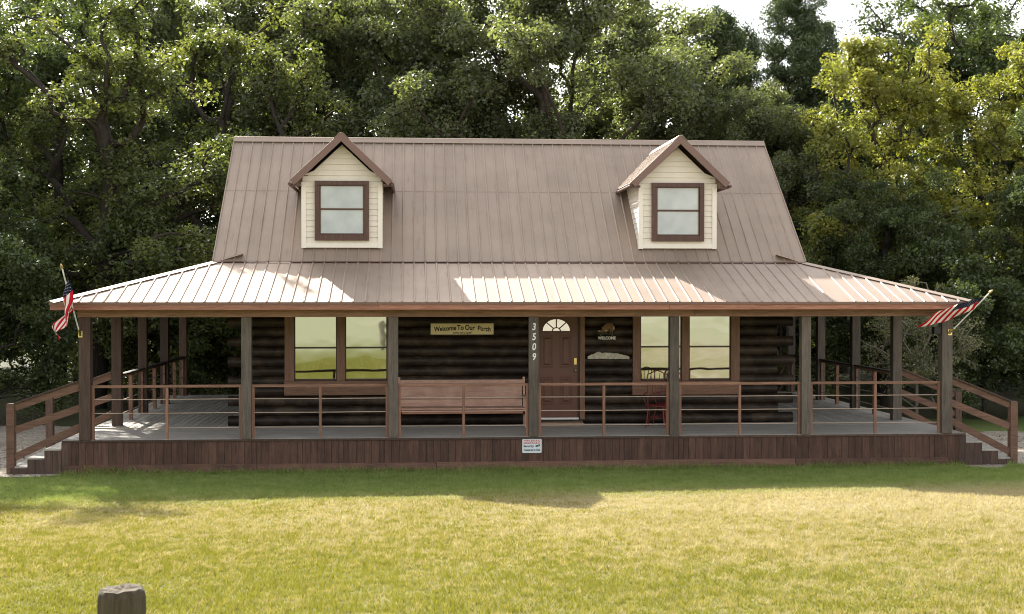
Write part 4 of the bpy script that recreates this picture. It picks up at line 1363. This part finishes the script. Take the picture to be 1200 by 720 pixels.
# ------------------------------------------------------------------ weathered fence post in front
px_, py_ = -3.55, -20.6
gz = float(gh(px_, py_))
pt = 2.13 + .0
M['old_post'] = wood('old_fence_post', srgb(18, 14, 9), srgb(92, 76, 50), 'z', rough=.9, wear=srgb(70, 74, 48), wearamt=.4, var=0)
m = MB(); N = 20; rad = .094
rows = [(-.15, 1.02), (.3, 1.0), (.6, .99), (.8, .99), (.92, 1.0), (.962, .985), (.982, .93), (.990, .83)]
H = 2.29 - gz
vs = []; fs = []
for q, (t, k) in enumerate(rows):
    for j in range(N):
        a = 2 * math.pi * j / N
        sq = 1.0 / max(abs(math.cos(a)), abs(math.sin(a))) ** .35
        rr = rad * k * sq * (1 + .035 * math.sin(a * 5 + 1) + .02 * math.sin(a * 11))
        vs.append((px_ + rr * math.cos(a), py_ + rr * math.sin(a), gz + t * H - (.003 * math.sin(a * 3 + 1) + .003 * math.sin(a * 7) if t > .93 else 0)))
for q in range(len(rows) - 1):
    for j in range(N):
        fs.append((q * N + j, q * N + (j + 1) % N, (q + 1) * N + (j + 1) % N, (q + 1) * N + j))
m.add(vs, fs, .5, 0, False)
ring_ = vs[-N:]
cz_ = sum(v[2] for v in ring_) / N
cap_ = ring_ + [(px_ + (v[0] - px_) * .5, py_ + (v[1] - py_) * .5, cz_ + random.uniform(-.008, .004)) for v in ring_] + [(px_, py_, cz_ - .01)]
m.add(cap_, [(j, (j + 1) % N, N + (j + 1) % N, N + j) for j in range(N)] + [(N + j, N + (j + 1) % N, 2 * N) for j in range(N)], .9, 1)
M['post_top'] = simple('post_end_grain', srgb(112, 104, 92), .95, .1, nscale=45, var=.45, bump=.8)
ident(m.build('fence_post', [M['old_post'], M['post_top']], None, .004, loc=(px_, py_, gz)), 'weathered grey wooden post stub standing in the near lawn', 'post')

# ------------------------------------------------------------------ vegetation
def skeleton(base, trunk_pts, targets, r0, seg=0.55, tip=0.012, wob_=0.10):
    """grow branches from a trunk polyline to the targets (nearest node already grown)"""
    nodes = [np.array(p, dtype=float) for p in trunk_pts]
    par = [-1] + list(range(len(nodes) - 1))
    N0 = len(nodes)
    hub = np.array(trunk_pts[max(1, len(trunk_pts) // 2)])
    order = np.argsort(np.linalg.norm(targets - hub, axis=1))
    arr = np.zeros((40000, 3)); arr[:N0] = nodes; cnt = N0
    par = par + [0] * (40000 - N0)
    depth = np.zeros(40000); 
    for i in range(1, N0): depth[i] = depth[i - 1] + np.linalg.norm(arr[i] - arr[i - 1])
    tipidx = []
    for ti in order:
        T = targets[ti]
        A = arr[:cnt]
        d = np.linalg.norm(A - T, axis=1)
        cost = d + 0.35 * depth[:cnt] + np.where(A[:, 2] > T[2] + 0.3, 2.0, 0) + np.where(np.arange(cnt) == 0, 50, 0)
        j = int(np.argmin(cost))
        n = max(1, int(math.ceil(d[j] / seg)))
        p0 = arr[j].copy(); prev = j
        bend = rng.normal(0, wob_, 3) * d[j]; bend[2] += 0.08 * d[j]
        for k in range(1, n + 1):
            if cnt >= 39999: break
            t = k / n
            q = p0 + (T - p0) * t + bend * math.sin(math.pi * t) + rng.normal(0, .02, 3)
            arr[cnt] = q; par[cnt] = prev; depth[cnt] = depth[prev] + np.linalg.norm(q - arr[prev]); prev = cnt; cnt += 1
        tipidx.append(prev)
    par = np.array(par[:cnt]); arr = arr[:cnt]
    wgt = np.zeros(cnt)
    for t in tipidx: wgt[t] += 1
    for i in range(cnt - 1, 0, -1): wgt[par[i]] += wgt[i]
    rad = tip + (r0 - tip) * (np.maximum(wgt, .5) / max(wgt[0], 1)) ** 0.5
    for i in range(N0): rad[i] = max(rad[i], r0 * (1 - .75 * i / N0))
    return arr, par, rad

def branch_mesh(name, arr, par, rad, n=6):
    idx = np.arange(1, len(arr))
    A = arr[par[idx]]; B = arr[idx]
    rA = np.minimum(rad[par[idx]], rad[idx] * 1.25); rB = rad[idx]
    d = B - A; ln = np.linalg.norm(d, axis=1, keepdims=True); d = d / np.maximum(ln, 1e-6)
    up = np.tile(np.array([[0.31, 0.95, 0.05]]), (len(d), 1))
    s = np.cross(d, up); s /= np.maximum(np.linalg.norm(s, axis=1, keepdims=True), 1e-6)
    t = np.cross(d, s)
    V = []
    for C_, r_ in ((A - d * .01, rA), (B + d * .01, rB)):
        for k in range(n):
            a = 2 * math.pi * k / n
            V.append(C_ + (s * math.cos(a) + t * math.sin(a)) * r_[:, None])
    V = np.stack(V, 1).reshape(-1, 3)
    m_ = len(idx)
    base = (np.arange(m_) * 2 * n)[:, None]
    F = []
    for k in range(n):
        F.append(np.concatenate([base + k, base + (k + 1) % n, base + n + (k + 1) % n, base + n + k], 1))
    F = np.stack(F, 1).reshape(-1, 4)
    return fast_mesh(name, V, F, np.full(len(F), .4), smooth=True)

def leaf_mesh(name, centers, crad, per, size, aspect=.55, flat=.75, updn=.6, cl_rnd=None, droop=0.0):
    n = len(centers) * per
    ci = np.repeat(np.arange(len(centers)), per)
    off = rng.normal(0, 1, (n, 3)); off /= np.linalg.norm(off, axis=1, keepdims=True)
    off *= (rng.random((n, 1)) ** .45) * crad[ci][:, None]
    off[:, 2] *= flat
    C_ = centers[ci] + off
    outw = off / np.maximum(np.linalg.norm(off, axis=1, keepdims=True), 1e-6)
    nr = rng.normal(0, 1, (n, 3)) * .75 + outw * .5; nr[:, 2] += updn
    nr /= np.linalg.norm(nr, axis=1, keepdims=True)
    dr = rng.normal(0, 1, (n, 3)) + outw * .6; dr[:, 2] -= droop
    dr -= nr * (dr * nr).sum(1, keepdims=True); dr /= np.maximum(np.linalg.norm(dr, axis=1, keepdims=True), 1e-6)
    sd = np.cross(nr, dr)
    L_ = size * rng.uniform(.6, 1.25, (n, 1))
    W_ = L_ * aspect * .5
    base = C_ - dr * L_ * .5; tipp = C_ + dr * L_ * .5 - nr * L_ * .12
    mid = C_ - dr * L_ * .02
    V = np.stack([base, mid + sd * W_ + nr * L_ * .08, tipp, mid - sd * W_ + nr * L_ * .08], 1).reshape(-1, 3)
    F = np.arange(4 * n).reshape(n, 4)
    r = np.clip((cl_rnd if cl_rnd is not None else rng.random(len(centers)))[ci] * .5 + rng.random(n) * .5, 0, 1)
    return fast_mesh(name, V, F, r)

def lobes_points(lobes, n, shell=.55):
    """points spread through a union of ellipsoids, denser toward the surface"""
    vol = np.array([l[3] * l[4] * l[5] for l in lobes]) ** .8
    N_ = n; n = max(1, n // 6)
    pick = rng.choice(len(lobes), n, p=vol / vol.sum())
    d = rng.normal(0, 1, (n, 3)); d /= np.linalg.norm(d, axis=1, keepdims=True)
    rr = shell + (1 - shell) * rng.random((n, 1))
    rr = np.where(rng.random((n, 1)) < .25, rng.random((n, 1)), rr)
    Lb = np.array(lobes)[pick]
    P_ = Lb[:, :3] + d * rr * Lb[:, 3:6]
    out_ = np.repeat(P_, 6, axis=0)
    out_ = out_ + rng.normal(0, 1, out_.shape) * np.array([.42, .42, .30])
    return out_[:N_]

def make_lobes(H, z0, rad, n, seed):
    rg = np.random.default_rng(seed)
    out = []
    for i in range(n):
        t = (i + .5) / n
        z = z0 + (H - z0) * (.12 + .80 * t)
        R_ = rad * math.sin(math.pi * (.18 + .70 * t)) ** .8
        a = i * 2.4 + rg.uniform(-.4, .4)
        k = rg.uniform(.35, .72) * R_
        s = rg.uniform(.36, .55) * rad
        out.append((k * math.cos(a), k * math.sin(a), z, s, s, s * rg.uniform(.6, .85)))
    out.append((0, 0, H - rad * .35, rad * .4, rad * .4, rad * .38))
    return out

PROTO = {}
def tree_proto(key, H, z0, rad, nl, ncl, per, size, leafmat, r0, crad=(.35, .6), seed=1, lobes=None, lean=(0, 0), fork=None, **kw):
    global rng
    rng = np.random.default_rng(seed)
    lobes = lobes or make_lobes(H, z0, rad, nl, seed)
    pts = lobes_points(lobes, ncl)
    pts[:, 2] = np.maximum(pts[:, 2], .4)
    tr = [(0, 0, -.1), (lean[0] * .1, lean[1] * .1, H * .12), (lean[0] * .25, lean[1] * .25, H * .25), (lean[0] * .5, lean[1] * .5, H * .38), (lean[0] * .8, lean[1] * .8, H * .52), (lean[0], lean[1], H * .66)]
    ncl = len(pts)
    arr, par, rad_ = skeleton(None, tr, pts, r0)
    bm_ = branch_mesh(key + '_wood', arr, par, rad_)
    bm_.materials.append(M['bark_grey'] if kw.pop('grey', False) else M['bark'])
    lm = leaf_mesh(key + '_leaves', pts, rng.uniform(crad[0], crad[1], ncl), per, size, **kw)
    lm.materials.append(leafmat)
    PROTO[key] = (bm_, lm)
def put_tree(key, name, x, y, rz, label, cat='tree', group=None, sc=1.0, sz=1.0, leafmat=None):
    e = empty(name, (x, y, float(gh(x, y))), label, cat, group)
    e.rotation_euler = (0, 0, rz); e.scale = (sc, sc, sz * sc)
    bm_, lm = PROTO[key]
    place('trunk', bm_, None, e)
    c = place('crown', lm, None, e)
    if leafmat is not None:
        c.material_slots[0].link = 'OBJECT'; c.material_slots[0].material = leafmat
    return e

tree_proto('oak', 13.5, 2.2, 5.4, 16, 360, 105, .15, M['leaf_oak'], .36, (.35, .62), 11, lean=(.5, -.3), updn=.9)
tree_proto('broad', 14, 2.5, 5.0, 20, 640, 165, .15, M['leaf_grey'], .30, (.38, .68), 22, updn=.9)
tree_proto('broad2', 13, 1.5, 4.4, 16, 420, 160, .14, M['leaf_dark'], .26, (.36, .66), 33, updn=.9)
tree_proto('yellow', 11.5, 1.5, 3.4, 15, 380, 140, .13, M['leaf_yellow'], .17, (.26, .5), 44, updn=.8)
tree_proto('under', 5.6, .4, 2.9, 12, 200, 150, .15, M['leaf_dark'], .09, (.35, .6), 55)
tree_proto('twiggy', 3.3, .6, 1.5, 9, 190, 60, .07, M['leaf_shrub'], .05, (.15, .35), 66, grey=True)

G_BACK = 'trees of the wood behind the cabin'
put_tree('oak', 'oak_tree', -11.8, 14.5, R(20), 'open branched oak left of the roof with dark limbs showing through its leaves', group=G_BACK, sz=.88)
put_tree('broad2', 'oak_tree', -17.2, 12.5, R(80), 'dark green tree at the far left edge, reaching down to the gravel', group=G_BACK, sz=1.1)
put_tree('broad2', 'oak_tree', -14.6, 21.5, R(190), 'dark tree seen behind the open branched oak at the upper left', group=G_BACK, sc=1.1)
put_tree('oak', 'oak_tree', -8.3, 20.5, R(200), 'leafy tree rising just left of the left dormer behind the ridge', group=G_BACK, sc=1.05)
put_tree('broad', 'oak_tree', -2.8, 22.5, R(0), 'tall grey green tree rising right behind the left dormer and beyond the picture top', group=G_BACK, sc=1.1)
put_tree('broad', 'oak_tree', 2.2, 20.5, R(130), 'broad grey green tree behind the middle of the ridge', group=G_BACK, sc=1.1)
put_tree('broad', 'oak_tree', 6.3, 21.5, R(250), 'rounded grey green tree behind the right dormer, falling to the open sky', group=G_BACK, sc=.9)
put_tree('broad', 'oak_tree', 10.4, 19.0, R(60), 'lower grey green tree beyond the right end of the ridge', group=G_BACK, sc=.76)
put_tree('broad2', 'oak_tree', 18.3, 24.5, R(10), 'tall dark tree above the yellow green trees at the upper right', group=G_BACK, sc=1.2)
put_tree('broad2', 'oak_tree', 24.0, 22.0, R(100), 'tall dark tree at the top right corner', group=G_BACK, sc=1.25)
put_tree('yellow', 'maple_tree', 12.7, 16.0, R(0), 'yellow green tree lit by the sun right of the roof gable', group=G_BACK, sc=1.04)
put_tree('yellow', 'maple_tree', 17.9, 16.0, R(120), 'second yellow green tree nearer the right edge', group=G_BACK, sc=1.0)
put_tree('broad2', 'oak_tree', 16.0, 10.8, R(300), 'dark green tree with drooping leaves at the right edge beside the stairs', group=G_BACK, sc=.66)
put_tree('broad2', 'oak_tree', 11.8, 13.2, R(220), 'dark green tree right behind the porch roof corner and the flag', group=G_BACK, sc=.56)
for x, y, s, k, lb in ((-21, 29, 1.2, 'broad', 'tall tree far behind the dark tree at the upper left corner'), (-14.5, 32.5, 1.3, 'broad', 'tall tree closing the gap high above the left porch'), (-8.5, 30.5, 1.25, 'broad', 'tall tree filling the gap behind the left end of the ridge'),
                    (-3.2, 29.5, 1.2, 'broad', 'tall tree filling the gap behind the middle of the ridge, left one'), (6.2, 29.0, 1.12, 'broad', 'tall tree filling the gap behind the right dormer'),
                    (16.0, 30, 1.0, 'broad2', 'dark tree behind the first yellow green tree'), (21.5, 31, 1.3, 'broad2', 'dark tree behind the second yellow green tree')):
    put_tree(k, 'oak_tree', x, y, x * 1.7, lb, group=G_BACK, sc=s)
U = [(-13.6, 10.6, 0.85, 'dark leafy sapling behind the left stair rail'), (-16.8, 9.4, .8, 'dark bushy sapling at the left edge above the gravel'),
     (-9.2, 14.0, .95, 'leafy sapling seen between the left porch posts'), (-6.6, 15.5, .95, 'leafy sapling seen between the left posts and the log corner'),
     (9.0, 14.5, .9, 'leafy sapling seen between the right porch posts'), (6.4, 16.0, .9, 'leafy sapling just right of the right log corner'),
     (13.4, 9.8, .8, 'dark leafy bush behind the right stair handrail'), (17.0, 8.8, .75, 'dark leafy bush at the right edge behind the gravel'), (-11.5, 17.5, 1.1, 'leafy sapling below the open branched oak')]
U += [(-19.5, 22.0, 1.2, 'sapling farthest left in the dim wood'), (-15.0, 25.5, 1.2, 'sapling deep in the wood left of the oak trunk'), (-10.0, 25.0, 1.2, 'sapling deep in the wood right of the oak trunk'), (10.5, 24.0, 1.1, 'sapling deep in the wood behind the right porch posts'), (15.5, 21.0, 1.1, 'sapling deep in the wood behind the right stairs'), (20.5, 18.0, 1.1, 'sapling farthest right in the dim wood')]
for i, (x, y, s, lb) in enumerate(U):
    put_tree('under', 'sapling', x, y, i * 1.3, lb, 'sapling', 'saplings at the edge of the wood', s, leafmat=M['leaf_oak'] if i in (2, 3, 8, 4) else None)
put_tree('twiggy', 'shrub', 10.9, 8.3, 0, 'twiggy pale grey shrub behind the right stairs', 'shrub')

# pines
def pine_proto():
    global rng
    rng = np.random.default_rng(99)
    H = 15.5; pts = []
    for k in range(40):
        z = 4 + (H - 4) * (k / 39) ** .95
        rmax = 2.7 * (1 - (z - 4) / (H - 3.5)) ** .6 + .3
        for j in range(7):
            a = rng.uniform(0, 2 * math.pi); r_ = rmax * rng.uniform(.25, 1)
            pts.append((r_ * math.cos(a), r_ * math.sin(a), z + r_ * .25 + rng.uniform(-.2, .2)))
    pts = np.array(pts)
    arr, par, rad_ = skeleton(None, [(0, 0, -.1)] + [(0, 0, H * t) for t in np.linspace(.1, .95, 14)], pts, .2)
    b = branch_mesh('pine_wood', arr, par, rad_); b.materials.append(M['bark'])
    lm = leaf_mesh('pine_leaves', pts, rng.uniform(.35, .6, len(pts)), 210, .22, aspect=.20, flat=.7, updn=.2)
    lm.materials.append(M['leaf_pine'])
    PROTO['pine'] = (b, lm)
pine_proto()
for x, y, s, lb in ((10.4, 30, .97, 'slim pine top against the sky, left one of the pair over the ridge end'), (13.7, 29, 1.04, 'tallest pine against the open sky right of the roof'), (12.1, 33, .97, 'small pine top between the two taller pines'), (15.6, 33.0, .98, 'pine half hidden behind the first yellow green tree')):
    put_tree('pine', 'pine_tree', x, y, x, lb, 'pine tree', 'pines behind the wood', s)

# far mass of foliage closing the wood
rng = np.random.default_rng(5)
n = 1500
cen = np.stack([rng.uniform(-42, 46, n), rng.uniform(32, 40, n), np.concatenate([rng.uniform(.3, 4.0, n // 2), rng.uniform(3.0, 11.0, n - n // 2)])], 1)
far = leaf_mesh('far_wood', cen, rng.uniform(.7, 1.3, n), 90, .34)
ident(place('far_foliage', far, M['leaf_dark']), 'dark mass of far foliage closing the wood behind the trees', 'foliage', kind='stuff')

# weeds against the skirt
rng = np.random.default_rng(15)
wd = leaf_mesh('weeds', np.stack([rng.uniform(-8.6, -8.0, 10), rng.uniform(-.28, -.16, 10), rng.uniform(.03, .14, 10)], 1), np.full(10, .07), 40, .035, aspect=.4)
ident(place('weed', wd, M['leaf_yellow']), 'small yellow flowering weed tuft at the foot of the skirt near the left stairs', 'weed')
# fallen leaves on the gravel
n = 700
x = np.where(rng.random(n) < .5, rng.uniform(-17, -9.2, n), rng.uniform(9, 18, n)); y = rng.uniform(-.3, 5, n)
fc = np.stack([x, y, gh(x, y) + .03], 1)
lf = leaf_mesh('fallen', fc, np.full(n, .02), 1, .09, updn=3)
ident(place('fallen_leaves', lf, M['bark_grey']), 'dry brown leaves scattered on the gravel beside the stairs', 'leaves', kind='stuff')
